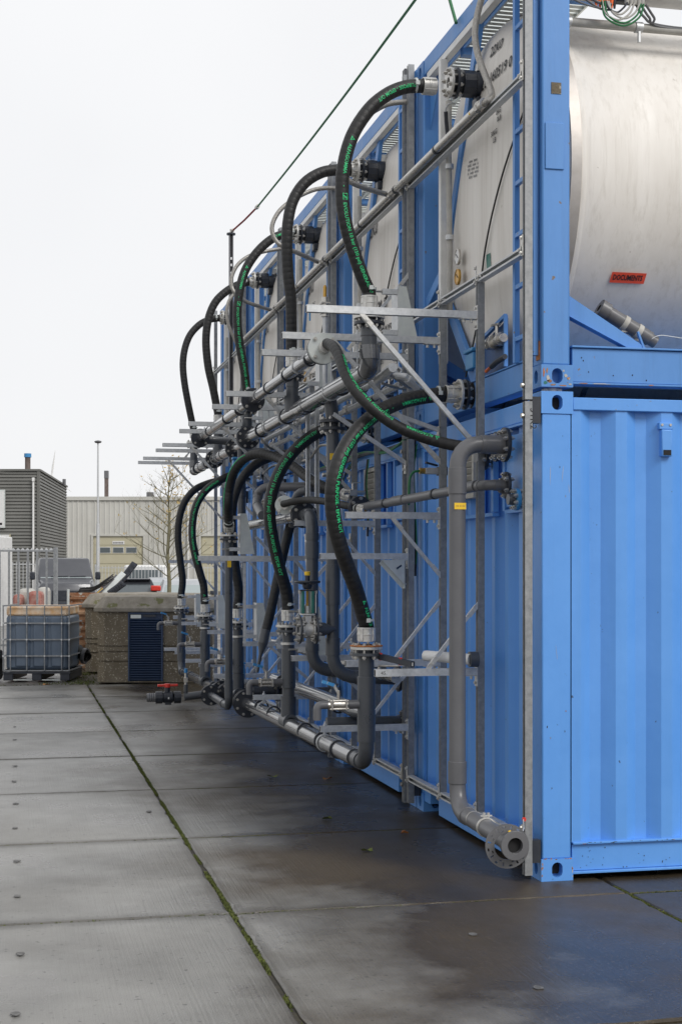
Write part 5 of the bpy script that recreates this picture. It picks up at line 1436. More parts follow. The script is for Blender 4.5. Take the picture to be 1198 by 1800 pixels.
hose('braided steel hose looping between the third and fourth tank tops', [(-0.095,7.100,4.841), (-0.244,7.100,4.811), (-0.416,7.100,4.758), (-0.536,7.100,4.668), (-0.598,7.100,4.552), (-0.604,7.100,4.451), (-0.559,7.100,4.362), (-0.458,7.200,4.322), (-0.309,7.300,4.294), (-0.120,7.615,4.315)], .019, GB, ends=(False, False), m='braid', n=12)
hose('braided steel hose loop highest on the farthest tank, against the sky', [(-0.128,9.400,4.862), (-0.234,9.400,4.799), (-0.299,9.400,4.711), (-0.326,9.400,4.579), (-0.299,9.400,4.437), (-0.240,9.400,4.301), (-0.194,9.400,4.192)], .019, GB, ends=(False, False), m='braid', n=12)
tp = pipe_thing('long steel pipe clipped above the top strut rail', [(-.12,.62,4.290), (-.12,9.5,4.282)], .026, 'steel', name='top_pipe', clamps=[((-.12,y,4.287),Y) for y in (2.55, 1.55, 4.9, 7.3, 3.6, 6.1)], endsock=[((-.12,.60,4.29),Y,.07)])
for i, y in enumerate((.66, 2.66, 5.0, 7.3)):
    mk('hose_fitting', fixed(G().lathe((-.12, y, 4.29), -Y, [(-.04,.03),(-.04,.034),(0,.034),(.01,.028),(.05,.028),(.05,.02)], 8)), 'steel', tp, ang=20)
mk('yellow_mark', G().cyl((-.147, .80, 4.285), (-.143, .80, 4.285), .008, 8), 'yellow', tp)
# black curl cable under the first top valve
mk('plug_lead', G().tube(smoothpath([(-0.074,1.300,4.499), (-0.104,1.320,4.507), (-0.121,1.350,4.480), (-0.112,1.380,4.426), (-0.098,1.400,4.345)], 6), .006, 8), 'galv', tanks[0])
mk('plug_sleeve', G().tube([(-0.118,1.360,4.469), (-0.108,1.380,4.409), (-0.095,1.400,4.342)], .013, 8), 'pvc_black', tanks[0])

# relief valves standing above the thin galvanised pipes
rvv = thing('relief_valve', 'polished cock valve with brass cap above the arm, left of the nearest hose', 'valve', (-0.551,2.900,3.431))
x, y, z = (-0.551,2.900,3.492)
mk('stand_pipe', G().cyl((x, y, z-.62), (x, y, z-.04), .018, 12), 'galv', rvv)
mk('body', G().cyl((x, y, z-.05), (x, y, z+.09), .028, 12).box(x-.032, x+.032, y-.03, y+.03, z-.03, z-.015).box(x-.034, x+.034, y-.03, y+.03, z+.04, z+.055).cyl((x-.09, y, z+.02), (x, y, z+.02), .012, 8), 'steel', rvv, bevel=.002)
mk('cap', G().cyl((x, y, z+.09), (x, y, z+.165), .014, 12).cyl((x, y, z+.165), (x, y, z+.175), .010, 12), 'brass', rvv)
mk('handle_rod', G().tube([(x-.09, y, z+.02), (x-.11, y, z-.02), (x-.11, y, z-.08)], .006, 6), 'blue_box', rvv)
mk('side_bolt', G().cyl((x-.1, y-.02, z+.0), (x-.1, y+.02, z+.0), .012, 6), 'bolt', rvv)
mk('side_bolt', G().cyl((x-.08, y-.02, z+.05), (x-.08, y+.02, z+.05), .009, 6), 'bolt', rvv)
# twin strut uprights standing in front, middle
t = thing('strut_post_pair', 'pair of bright thin strut posts rising between the lower hoses', 'posts', (-0.517,3.600,1.691))
for px_ in (540.5, 557):
    xx = (-.60 if px_ < 545 else -.53)
    mk('post', G().channel((V((-0.534,3.600,2.079)).x if px_ < 545 else V((-0.464,3.600,2.080)).x, 3.6, 1.98), (V((-0.534,3.600,2.079)).x if px_ < 545 else V((-0.464,3.600,2.080)).x, 3.6, 2.86), -Y, .016, .003, .008), 'galv', t, smooth=False)
pb5 = pipe_thing('short bright steel tube leading down to the gate valve cap', [(-0.623,3.200,1.897), (-0.639,3.100,1.710), (-0.638,3.000,1.575)], .016, 'steel', .04, name='steel_tube')
# thin upright in front of the third lower hose
t = thing('strut_post', 'thin strut post standing on an arm in front of the third lower hose', 'post', (-0.800,5.000,1.018))
mk('post', G().channel((-0.800,5.000,1.009), (-0.800,5.000,1.694), -X, .011, .003, .005), 'galv', t, smooth=False)
# angled steel stub and cap in front of the tanks (threaded fittings)
t = thing('threaded_fitting', 'galvanised elbow with hexagonal cap on the thin pipes, centre', 'fitting', (-0.483,1.250,2.845))
q0, q1 = V((-0.520,1.500,2.820)), V((-0.496,1.200,2.859))
mk('body', G().tube([q0, q0.lerp(q1, .6)], .026, 12).tube([q0.lerp(q1, .6), q1], .030, 8), 'galv', t, ang=20)
mk('branch', G().tube([q0.lerp(q1,.45), (-0.391,1.300,2.820), (-0.302,1.350,2.752)], .022, 12).cyl((-0.377,1.300,2.806), (-0.343,1.320,2.782), .028, 8), 'galv', t)
hose('small braided hose from the galvanised elbow to the wall, centre', [(-0.499,1.300,2.837), (-0.421,1.350,2.804), (-0.329,1.450,2.777), (-0.214,1.600,2.784)], .011, 'small braided hoses', ends=(False,False), m='braid', n=8)
hose('second small braided hose under the hexagonal cap', [(-0.509,1.400,2.787), (-0.418,1.500,2.781), (-0.310,1.600,2.781)], .010, 'small braided hoses', ends=(False,False), m='braid', n=8)
hose('looping small braided hose under the black manifold flange', [(-0.491,6.000,2.848), (-0.454,6.000,2.796), (-0.384,6.100,2.763), (-0.302,6.200,2.767), (-0.262,6.300,2.824)], .012, 'small braided hoses', ends=(False,False), m='braid', n=8)
hose('looping small braided hose right of the second lower hose', [(-0.448,3.300,2.566), (-0.484,3.400,2.565), (-0.502,3.500,2.526), (-0.517,3.600,2.485), (-0.550,3.700,2.475)], .010, 'small braided hoses', ends=(False,False), m='braid', n=8)
hose('small braided hose arc between the two far hoses', [(-0.425,6.300,2.532), (-0.371,6.300,2.587), (-0.306,6.300,2.620), (-0.258,6.200,2.619)], .010, 'small braided hoses', ends=(False,False), m='braid', n=8)

# cables and plugs along the gap between the two rows
g = G()
cb = thing('cable_bundle', 'bundle of black and green cables sagging along the gap between the rows', 'cables', (-.05, 2.5, 2.55))
for i in range(4):
    mk('cable', G().tube(smoothpath([(-.03-.01*i, 2.3, 2.555+.01*i), (-.035-.012*i, 3.0, 2.53-.012*i), (-.03, 3.9, 2.54+.008*i), (-.04, 4.9, 2.52+.01*i), (-.03, 6.4, 2.54)], 6), .012 if i < 2 else .007, 8), ['pvc_black','pvc_black','green_cable','green_cable'][i], cb)
for i in range(6):
    z1 = 2.50 - .07 * i
    mk('drop_cable', G().tube(smoothpath([(-.04, 4.05 + .06*i, 2.50), (-.10, 4.2+.07*i, 2.42-.03*i), (-.08, 4.45+.08*i, 2.30 - .05*i), (-.03, 4.9, 2.18 - .05*i)], 6), .0045, 6), 'green_cable' if i % 3 == 1 else 'pvc_black', cb)
for i, (y, ln) in enumerate(((2.34, .70), (3.72, .40))):
    mk('drop_cable', G().tube(smoothpath([(-.03, y, 2.5), (-.045, y+.01, 2.3), (-.03, y, 2.5-ln), (-.03, y+.04, 2.5-ln-.15)], 6), .004, 6), 'green_cable', cb)
    mk('drop_cable', G().tube(smoothpath([(-.03, y+.04, 2.5), (-.045, y+.05, 2.3), (-.03, y+.03, 2.5-ln), (-.03, y+.04, 2.5-ln-.2)], 6), .009, 6), 'pvc_black', cb)
t = thing('cable_plug', 'beige and grey cable plug sticking out of the wall beside the upright', 'plug', (-0.107,1.750,2.278))
x, y, z = (-0.107,1.750,2.278)
mk('plug_body', G().box(x-.035, x+.075, y-.022, y+.022, z-.020, z+.020), 'louvre', t, bevel=.004)
mk('gland', G().cyl((x-.07, y, z), (x-.03, y, z), .020, 10), 'brass', t)
mk('latch', G().box(x+.05, x+.11, y-.03, y+.03, z-.028, z+.028).bar((x+.05,y,z+.035), (x-.03,y,z+.055), .03, .012), 'pvc_black', t, bevel=.003)
mk('lead', G().tube(smoothpath([(x-.07, y, z), (x-.11, y, z-.01), (x-.135, y, z-.06), (x-.14, y, z-.22)], 5), .008, 8), 'green_cable', t)
for i, (a, yy, lb) in enumerate((((-0.479,3.000,2.324), 3.0, 'upper small steel cock on the wall beside the louvre'), ((-0.266,3.250,2.212), 3.25, 'lower small steel cock beside the thick hose'), ((-0.368,4.900,2.553), 4.9, 'small steel cock between the second and third hoses'))):
    t = thing('small_cock_valve', lb, 'valve', a)
    x, y, z = a
    mk('body', G().cyl((x-.07, y, z), (x+.09, y, z), .016, 8).box(x-.03, x+.03, y-.022, y+.022, z-.022, z+.022).cyl((x, y, z), (x, y, z+.07), .009, 8).bar((x-.02, y, z+.07), (x+.06, y, z+.075), .012, .006), 'steel', t, bevel=.002)

# rope and masts
mx_ = V((-0.097,10.600,5.771))
ms = thing('rope_mast', 'dark perforated mast with round cap holding the rope, left of the frames', 'mast', (mx_.x, 10.6, 3.0))
mk('post', G().channel((mx_.x, 10.6, 2.95), (mx_.x, 10.6, mx_.z-.02), -Y, .026, .004, .012), 'pvc_mid', ms, smooth=False)
mk('cap', G().cyl((mx_.x, 10.6, mx_.z-.02), (mx_.x, 10.6, mx_.z), .055, 16), 'pvc_black', ms)
mk('eye', G().cyl((mx_.x, 10.6, mx_.z), (mx_.x, 10.6, mx_.z+.05), .015, 8), 'bolt', ms)
for k, dz in enumerate((.30, .38, .48, .56)):
    mk('hole_plate', G().box(mx_.x-.010, mx_.x+.008, 10.5725, 10.5735, mx_.z-dz-.03, mx_.z-dz), 'white', ms, smooth=False)
A_, B_, C_, D_ = V((-0.083,10.600,5.800)), V((0.031,9.400,5.813)), V((0.006,1.900,5.594)), V((-0.024,1.450,5.056))
rp_ = thing('guy_rope', 'green rope with a red end slung from the mast up over the frames', 'rope', A_)
mk('red_end', G().tube([A_, A_.lerp(B_, .5) - Z*.01, B_], .011, 8), 'rope_red', rp_)
mk('hook', G().tube([B_ - (B_-A_).normalized()*.03, B_ + (C_-B_).normalized()*.05], .024, 8), 'bolt', rp_)
mk('hook', G().tube([A_ + (B_-A_).normalized()*.0, A_ + (B_-A_).normalized()*.06], .020, 8), 'bolt', rp_)
mk('green_rope', G().tube(smoothpath([B_, B_.lerp(C_, .33) - Z*.03, B_.lerp(C_, .66) - Z*.03, C_], 6), .010, 8), 'rope_green', rp_)
mk('green_tail', G().tube([C_, D_], .011, 8), 'rope_green', rp_)

# ================================================================== BACKGROUND YARD
rv_, dv_ = V((math.cos(PSI), -math.sin(PSI), 0)), V((math.sin(PSI), math.cos(PSI), 0))
def bk(px, D, z=0.0):                     # yard point: sight-line column at distance D, height z
    p = V((CAM.x, CAM.y, 0)) + dv_ * D + rv_ * ((px - 599) / 2580.0 * D)
    return V((p.x, p.y, z))
def local(o, ang):                        # maps building-local (u right, v back, z) to the yard
    c, s = math.cos(-PSI + ang), math.sin(-PSI + ang)
    o = V(o)
    return lambda p: V((o.x + p.x * c - p.y * s, o.y + p.x * s + p.y * c, o.z + p.z))
def part(name, g, m, par, L, **k): return mk(name, g.map(L), m, par, **k)

# concrete hut with louvred door, and its twin behind
def hut(label, px, D, door, Wd=1.66, Dp=.95):
    o = bk(px, D); L = local(o, 0)
    t = thing('concrete_hut', label, 'hut', o, 'low concrete huts')
    c = .115
    def octo(e, z): return [(c-e*.4, -e, z), (Wd-c+e*.4, -e, z), (Wd+e, c-e*.4, z), (Wd+e, Dp-c, z), (Wd-c, Dp+e, z), (c, Dp+e, z), (-e, Dp-c, z), (-e, c-e*.4, z)]
    lev = [(0, 0)]
    for z in (.30, .44, .52): lev += [(0, z-.012), (-.022, z-.008), (-.022, z+.008), (0, z+.012)]
    lev += [(0, 1.02)]
    vs = []; fs = []
    for e, z in lev: vs += octo(e, z)
    for i in range(len(lev)-1): fs += [(i*8+j, i*8+(j+1)%8, (i+1)*8+(j+1)%8, (i+1)*8+j) for j in range(8)]
    part('wall', G().add(vs, fs), 'aggregate', t, L, smooth=False)
    vs = octo(.055, 1.015) + octo(.055, 1.07) + octo(-.07, 1.235) + [(Wd/2, Dp/2, 1.26)]
    fs = [tuple(range(8))[::-1]] + [(i*8+j, i*8+(j+1)%8, (i+1)*8+(j+1)%8, (i+1)*8+j) for i in range(2) for j in range(8)] + [(16+j, 16+(j+1)%8, 24) for j in range(8)]
    part('lid', G().add(vs, fs), 'lid', t, L, smooth=False, bevel=.012)
    if door:
        x0, x1 = .46, .96
        d = part('door', G().box(x0, x1, -.004, .02, .02, 1.01), 'door_blue', t, L, smooth=False)
        part('door_frame', G().box(x0, x0+.022, -.03, -.004, .02, 1.01).box(x1-.022, x1, -.03, -.004, .02, 1.01).box(x0+.022, x1-.022, -.03, -.004, .985, 1.01), 'door_blue', d, L, smooth=False)
        n_ = 27
        for i in range(n_):
            z = .035 + i * .0345
            if i == n_-1: continue
            part('slat', G().bar((x0+.024, -.018, z), (x1-.024, -.018, z), .004, .036, up=V((0, -.75, .65))), 'door_blue', d, L, smooth=False)
        part('name_plate', G().box(x0+.04, x0+.19, -.034, -.030, .925, .975), 'galv_light', d, L, smooth=False)
        part('lock_plate', G().box(x0+.22, x0+.40, -.034, -.030, .945, .975), 'pvc_black', d, L, smooth=False)
    return t
hut('low aggregate concrete hut with a dark blue louvred door', 169.5, 21.15, True)
hut('low concrete hut standing behind the one with the blue door', 148, 23.3, False, 1.9)

# caged plastic tank
o = bk(6, 21.5); L = local(o, 0)
ib = thing('caged_tank', 'caged plastic liquid tank, stained orange above dark blue liquid, on a black pallet', 'tank', o)
Wd = .975
part('liquid_body', fixed(G().box(.03, Wd-.03, .03, 1.0, .15, .955)), 'liquid', ib, L, bevel=.05)
part('stained_top', fixed(G().box(.035, Wd-.035, .035, .995, .945, 1.085)), 'ibc_top', ib, L, bevel=.03)
for i, (x0, x1) in enumerate(((.17, .40), (.43, .66), (.69, .88))):
    part('bulge', fixed(G().box(x0-.005, x1, .012, .08, .19, .94)), 'liquid', ib, L, bevel=.03)
for z in (.145, .36, .60, .84, 1.095):
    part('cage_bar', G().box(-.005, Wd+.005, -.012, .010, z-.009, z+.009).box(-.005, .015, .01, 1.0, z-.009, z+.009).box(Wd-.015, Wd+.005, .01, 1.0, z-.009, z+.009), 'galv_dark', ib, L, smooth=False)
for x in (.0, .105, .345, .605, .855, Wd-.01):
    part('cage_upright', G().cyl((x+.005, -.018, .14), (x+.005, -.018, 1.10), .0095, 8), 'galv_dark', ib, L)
    for z in (.36, .60, .84):
        part('weld_boss', G().cyl((x+.005, -.032, z), (x+.005, -.014, z), .014, 6), 'galv', ib, L)
for x0, x1 in ((0, .14), (.42, .56), (Wd-.14, Wd)):
    part('pallet_block', G().box(x0, x1, 0, 1.0, .0, .10), 'pvc_black', ib, L, bevel=.01)
part('pallet_deck', G().box(-.01, Wd+.01, -.01, 1.0, .101, .125), 'pvc_black', ib, L)
part('pallet_skid', G().box(.14, .42, .02, .1, .0, .014).box(.56, Wd-.14, .02, .1, .0, .014), 'galv_light', ib, L)
# grey rubber elbow and block behind the tank
o = bk(124, 22.4); L = local(o, 0)
t = thing('rubber_elbow', 'crumpled dark grey rubber pipe elbow beside the caged tank', 'pipe elbow', o)
p, _ = filletpath([(-.06, .1, .62), (.03, .08, .44), (.22, .0, .30), (.235, -.02, .28)], .12)
g = G().tube(p, [.09 + .012*math.sin(i*1.9) for i in range(len(p))], 16, False)
part('elbow_body', g, 'rubber', t, L); part('end_ring', G().ring((.20, .0, .31), V((.9, -.2, -.15)), .10, .125, 0, .05, 20), 'pvc_mid', t, L)
part('support_block', G().box(-.02, .12, -.02, .3, 0, .15), 'pvc_black', t, L, bevel=.01)
t = thing('rubber_coil', 'black rubber coil left of the caged tank', 'coil', bk(-8, 21.6)); L = local(bk(-8, 21.6), 0)
part('coil', G().lathe((0, .1, .22), X, [(-.06, .1), (-.06, .2), (.06, .22), (.06, .1)], 24), 'rubber', t, L)

# rusty ribbed skip with boards and cables
o = bk(124, 24.2); L = local(o, 0)
t = thing('rusty_skip', 'rusty ribbed steel skip between the caged tank and the concrete hut', 'skip', o)
zz = [i * .063 for i in range(19)]
vs = []; fs = []
for i, z in enumerate(zz):
    d = .0 if i % 2 else .035
    vs += [(-.04, -d, z), (1.3, -d, z), (-.04, -d, z + (.040 if i % 2 == 0 else .018)), (1.3, -d, z + (.040 if i % 2 == 0 else .018))]
fs = [(i*2, i*2+1, i*2+3, i*2+2) for i in range(len(zz)*2-1)]
part('ribbed_side', G().add(vs, fs), 'rust', t, L, smooth=False)
part('top_rim', G().box(-.05, 1.3, -.05, .03, 1.19, 1.24).box(-.05, 1.3, 1.1, 1.15, 0, 1.22).box(1.25, 1.3, 0.031, 1.1, 0, 1.22).box(-.05, 0, .031, 1.1, 0, 1.22), 'rust', t, L)
part('corner_tube', G().cyl((-.02, -.08, .4), (-.02, -.08, 1.30), .022, 10), 'galv_light', t, L)
rnd = random.Random(4)
for i, (a, b, wd, m_, lb) in enumerate((((.60, .38, 1.20), (.98, .6, 1.73), .11, 'pvc_black', 'black ribbed board sticking up steepest out of the skip'), ((.50, .2, 1.20), (.83, .35, 1.56), .10, 'galv_light', 'light grey board leaning in the skip below the black one'), ((.40, .15, 1.20), (.72, .35, 1.52), .05, 'pvc_mid', 'narrow grey board leaning in the skip, leftmost'), ((.62, .10, 1.22), (.86, .16, 1.40), .11, 'pvc_black', 'short black board with notched edge low in the skip'))):
    oo = bk(124, 24.2)
    tt = thing('board', lb, 'board', L(V(a)), 'boards thrown in the skip')
    part('plank', G().bar(a, b, wd, .03, up=V((-.2, -1, .3))), m_, tt, L, smooth=False)
    if m_ == 'pvc_black':
        g = G(); A, B = V(a), V(b)
        for k in range(7):
            c = A.lerp(B, (k + .5)/7) - V((0, .05, 0)); g.bar(c - V((.012, 0, -.03)), c + V((.012, 0, -.03)), .012, .05)
        part('rib', g, 'pvc_black', tt, L, kind='stuff', smooth=False)
    if i == 2: part('yellow_label', G().bar(V(a) + V((.02, -.06, .03)), V(a) + V((.12, -.06, .11)), .03, .01), 'yellow', tt, L, smooth=False)
for i in range(5):
    tt = thing('black_cable', ['black cable tangle over the skip rim, ' + s for s in ('lowest strand', 'second strand', 'middle strand', 'fourth strand', 'top strand')][i], 'cable', L(V((.1, .1, 1.42))), 'cables thrown in the skip')
    part('strand', G().tube(smoothpath([(.02 + .05*i, .05, 1.22), (.16, .02, 1.26 + .012*i), (.30 + .02*i, .1, 1.25 + .022*i), (.48 + .02*i, .2, 1.34 + .03*i), (.66, .3, 1.42 + .03*i)], 6), .010, 8), 'rubber', tt, L)

# palisade fence at left
o = bk(-70, 28.0); L = local(o, 0)
t = thing('palisade_fence', 'tall grey bar fence with scalloped top rail behind the caged tank', 'fence', o)
k_ = 28.0 / 2580
xe = (98 + 70) * k_
zt_ = 1.66 + 30 * k_
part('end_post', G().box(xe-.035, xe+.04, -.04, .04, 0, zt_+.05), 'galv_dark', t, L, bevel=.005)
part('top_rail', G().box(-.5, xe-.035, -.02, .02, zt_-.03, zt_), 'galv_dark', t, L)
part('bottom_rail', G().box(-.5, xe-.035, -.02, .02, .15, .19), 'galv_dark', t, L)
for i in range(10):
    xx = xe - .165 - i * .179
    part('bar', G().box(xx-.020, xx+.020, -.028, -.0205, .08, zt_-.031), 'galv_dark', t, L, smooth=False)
part('scallop', G().add([v for i in range(40) for v in ((xe-.04-i*.09, -.005, zt_), (xe-.085-i*.09, -.005, zt_+.045), (xe-.13-i*.09, -.005, zt_))], [(i*3, i*3+1, i*3+2) for i in range(40)]).add([v for i in range(40) for v in ((xe-.04-i*.09, .005, zt_), (xe-.085-i*.09, .005, zt_+.045), (xe-.13-i*.09, .005, zt_))], [(i*3+2, i*3+1, i*3) for i in range(40)]), 'galv', t, L, kind='stuff', smooth=False)
# white trailer edge
o = bk(-198, 27.0); L = local(o, 0)
t = thing('white_trailer', 'white box trailer cut off by the left edge of the picture', 'trailer', o)
part('box_body', G().box(0, (169)*27/2580, 0, 2.4, .5, 2.26), 'white', t, L, bevel=.02)
part('edge_trim', G().box(167*27/2580, 170*27/2580, -.02, .0, .5, 2.26), 'cream_door', t, L)
part('wheel', G().cyl((1.1, .1, .35), (1.1, .4, .35), .35, 24), 'rubber', t, L)
part('wheel', G().cyl((.2, .1, .35), (.2, .4, .35), .35, 24), 'rubber', t, L)
# sacks
for i, (px, D, w_, h_, m_) in enumerate(((60, 33, .30, 1.12, 'red_debris'), (44, 33.5, .34, 1.17, 'louvre'), (30, 33.2, .22, 1.05, 'red_debris'), (74, 33.8, .24, 1.2, 'louvre'))):
    o = bk(px, D); L = local(o, 0)
    t = thing('filled_sack', ['reddish sack on the stack behind the bars, third from left', 'white sack between the two reddish ones behind the bars', 'reddish sack leftmost behind the bars', 'printed beige sack rightmost behind the bars'][i], 'sack', o, 'sacks stacked behind the bar fence')
    part('sack', fixed(G().box(-w_/2, w_/2, 0, .5, .0, h_)), m_, t, L, bevel=.09)

# vehicles
def wheelset(t, L, xs, y, r):
    for x in xs:
        w_ = part('wheel', G().cyl((x-.1, y, r), (x+.1, y, r), r, 24), 'rubber', t, L)
        part('rim', G().cyl((x-.105, y, r), (x-.101, y, r), r*.6, 16).cyl((x+.101, y, r), (x+.105, y, r), r*.6, 16), 'galv', w_, L)
def loft(secs):          # rings of equal length -> mesh
    k = len(secs[0]); vs = [p for s_ in secs for p in s_]
    fs = [(i*k+j, i*k+(j+1)%k, (i+1)*k+(j+1)%k, (i+1)*k+j) for i in range(len(secs)-1) for j in range(k)]
    fs += [tuple(range(k))[::-1], tuple(range((len(secs)-1)*k, len(secs)*k))]
    return fixed(G().add(vs, fs))
o = bk(118, 50.5); L = local(o, R(13.5))
van = thing('grey_van', 'dark grey delivery van parked nose towards the camera behind the skip', 'van', o)
def hexs(y, hw, z0, z1, zs, hs): return [(-hw, y, z0), (hw, y, z0), (hw*1.0, y, zs), (hs, y, z1), (-hs, y, z1), (-hw, y, zs)]
part('body', loft([hexs(0, .86, .25, .95, .80, .70), hexs(.12, .96, .22, 1.12, .95, .82), hexs(.95, 1.0, .22, 1.30, 1.12, .93)]), 'van', van, L, bevel=.05)
part('cab', loft([hexs(.90, .99, .30, 1.30, 1.15, .92), hexs(1.55, .99, .30, 1.98, 1.30, .85), hexs(5.0, .99, .30, 2.02, 1.35, .88)]), 'van', van, L, bevel=.06)
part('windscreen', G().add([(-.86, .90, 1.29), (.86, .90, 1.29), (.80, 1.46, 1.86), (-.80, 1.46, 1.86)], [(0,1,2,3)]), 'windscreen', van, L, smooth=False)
part('wiper', G().bar((-.5, .915, 1.335), (.1, .92, 1.35), .02).bar((.15, .915, 1.335), (.7, .92, 1.35), .02), 'pvc_black', van, L)
for s in (-1, 1):
    part('mirror', G().box(s*1.04, s*1.22, .98, 1.10, 1.22, 1.50), 'pvc_black', van, L, bevel=.04)
    part('headlight', G().box(s*.55, s*.84, -.03, .10, .74, .92), 'glass', van, L, bevel=.03)
part('grille', G().box(-.5, .5, -.03, .0, .50, .86), 'pvc_black', van, L, bevel=.02)
part('bumper', G().box(-.9, .9, -.06, .1, .25, .45), 'pvc_black', van, L, bevel=.04)
wheelset(van, L, (-.85, .85), .9, .34); wheelset(van, L, (-.85, .85), 4.1, .34)

def car(label, px, D, m, rear, hh=1.42, W2=.88, drop=0, name='parked_car'):
    o = bk(px, D, drop); L = local(o, R(9))
    t = thing(name, label, 'car', o, 'cars parked behind the huts')
    def sec(y, hw, z0, zb, zt, ht): return [(-hw, y, z0), (hw, y, z0), (hw, y, zb*.92), (hw*.97, y, zb), (ht, y, zt), (-ht, y, zt), (-hw*.97, y, zb), (-hw, y, zb*.92)]
    part('body', loft([sec(0, W2*.9, .25, .85, .88, W2*.8), sec(.2, W2, .2, .92, .95, W2*.85), sec(3.0, W2, .2, .95, .97, W2*.85), sec(4.1, W2*.9, .25, .80, .82, W2*.7)]), m, t, L, bevel=.05)
    y0 = .15 if rear else 1.05
    part('cabin', loft([sec(y0, W2*.97, .85, .93, .96, W2*.82), sec(y0+.45, W2*.97, .85, .95, hh-.04, W2*.70), sec(y0+1.4, W2*.97, .85, .95, hh, W2*.70), sec(y0+2.2, W2*.97, .85, .93, .97, W2*.78)]), m, t, L, bevel=.04)
    f = lambda q: (y0 + .45*q - .02, .97 + (hh-.07-.97)*q)
    (ya, za), (yb, zb) = f(.04), f(.88)
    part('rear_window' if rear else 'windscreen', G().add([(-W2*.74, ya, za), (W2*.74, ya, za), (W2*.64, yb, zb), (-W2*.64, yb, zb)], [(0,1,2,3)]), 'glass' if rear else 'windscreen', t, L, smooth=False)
    if rear:
        for s in (-1, 1): part('tail_light', G().box(s*W2*.66, s*W2*1.0, -.03, .30, 1.06, 1.22), 'red', t, L, bevel=.03)
        part('number_plate', G().box(-.30, .22, -.035, -.02, .72, .83), 'yellow', t, L, smooth=False)
        part('roof_lip', G().box(-W2*.66, W2*.66, y0+.30, y0+.55, hh-.045, hh-.005), 'pvc_black', t, L, bevel=.01)
    else:
        for s in (-1, 1):
            part('headlight', G().box(s*W2*.55, s*W2*.9, -.02, .15, .62, .76), 'glass', t, L, bevel=.03)
            part('mirror', G().box(s*W2*1.0, s*(W2*1.0+.17), y0+.1, y0+.2, .93, 1.06), 'pvc_black', t, L, bevel=.03)
        part('plate', G().box(-.26, .26, -.02, -.01, .4, .5), 'yellow', t, L, smooth=False)
    wheelset(t, L, (-W2*.85, W2*.85), .8, .3); wheelset(t, L, (-W2*.85, W2*.85), 3.3, .3)
    return t
car('dark hatchback seen from behind with a red tail light, above the concrete hut', 231, 43, 'car_dark', True, 1.42, .86, -.10)
car('silver car facing the camera behind the thin tree', 326, 45, 'car_silver', False, 1.42, .84, -.14)
car('pale car half hidden behind the tree trunk', 293, 56, 'car_silver', False, 1.36, .84, -.10)
o = bk(190, 62); L = local(o, 0)
t = thing('white_camper', 'white van behind the dark hatchback in front of the roller door', 'van', bk(256, 60)); L = local(bk(256, 60), 0)
part('body', G().box(-.9, .9, 0, 4, .3, 1.75), 'white', t, L, bevel=.1)
part('side_glass', G().box(-.7, .7, -.02, .0, 1.1, 1.55), 'glass', t, L)
wheelset(t, L, (-.75, .75), .8, .32)

# mesh bar fence in the distance
def bar_fence(label, pxa, pxb, D, ztop, step, m='galv'):
    o = bk(pxa, D); L = local(o, 0); w_ = (pxb-pxa) * D / 2580
    t = thing('bar_fence', label, 'fence', o, 'thin bar fences in front of the warehouses')
    part('top_rail', G().box(0, w_, -.015, .015, ztop-.10, ztop-.07), m, t, L)
    part('bottom_rail', G().box(0, w_, -.015, .015, .2, .23), m, t, L)
    g = G(); n_ = int(w_/step)
    for i in range(n_): g.box(i*step, i*step+.022, -.03, -.016, .05, ztop)
    part('bars', g, m, t, L, kind='stuff', smooth=False)
    for i in range(int(w_/2.5)+1): part('post', G().box(i*2.5-.03, i*2.5+.03, -.01, .05, 0, ztop+.05), m, t, L)
bar_fence('long thin grey bar fence in front of the beige warehouse, right part', 168, 420, 58, 1.72, .13)
bar_fence('taller thin bar fence section behind the left palisade', -120, 62, 52, 1.85, .12, 'galv')

# warehouses
D1 = 100.0; k1 = D1/2580
o = bk(60, D1); L = local(o, 0)
wh = thing('beige_warehouse', 'wide beige ribbed metal warehouse with a cream roller door', 'warehouse', o)
HW = 1.66 + 124 * k1
xx0, xx1 = 0, 26
def ribbed(x0, x1, z0, z1, step, dep):
    vs = []; n_ = int((x1-x0)/step); prof = []
    for i in range(n_):
        a = x0 + i*step
        prof += [(a, 0), (a+step*.6, 0), (a+step*.7, dep), (a+step*.9, dep)]
    prof.append((x1, 0)); k = len(prof)
    vs = [(a, -d, z0) for a, d in prof] + [(a, -d, z1) for a, d in prof]
    return G().add(vs, [(i, i+1, i+1+k, i+k) for i in range(k-1)])
dx0, dx1 = (163-60)*k1, (253-60)*k1; dzt = 1.66 + 55*k1
ex0, ex1 = (352-60)*k1, (398-60)*k1
part('wall', ribbed(xx0, dx0-.1, 0, HW-.25, .34, .035), 'beige_wall', wh, L, smooth=False)
part('wall', ribbed(dx0-.1, dx1+.1, dzt+.1, HW-.25, .34, .035), 'beige_wall', wh, L, smooth=False)
part('wall', ribbed(dx1+.1, ex0-.1, 0, HW-.25, .34, .035), 'beige_wall', wh, L, smooth=False)
part('wall', ribbed(ex0-.1, ex1+.1, dzt+.1, HW-.25, .34, .035), 'beige_wall', wh, L, smooth=False)
part('wall', ribbed(ex1+.1, xx1, 0, HW-.25, .34, .035), 'beige_wall', wh, L, smooth=False)
part('fascia', G().box(xx0-.1, xx1+.1, -.12, .2, HW-.25, HW), 'beige_wall', wh, L)
part('roof', G().box(xx0, xx1, .2, 24, HW-.3, HW-.1), 'beige_wall', wh, L)
part('side_wall', G().box(xx1-.1, xx1, .2, 24, 0, HW-.3), 'beige_wall', wh, L)
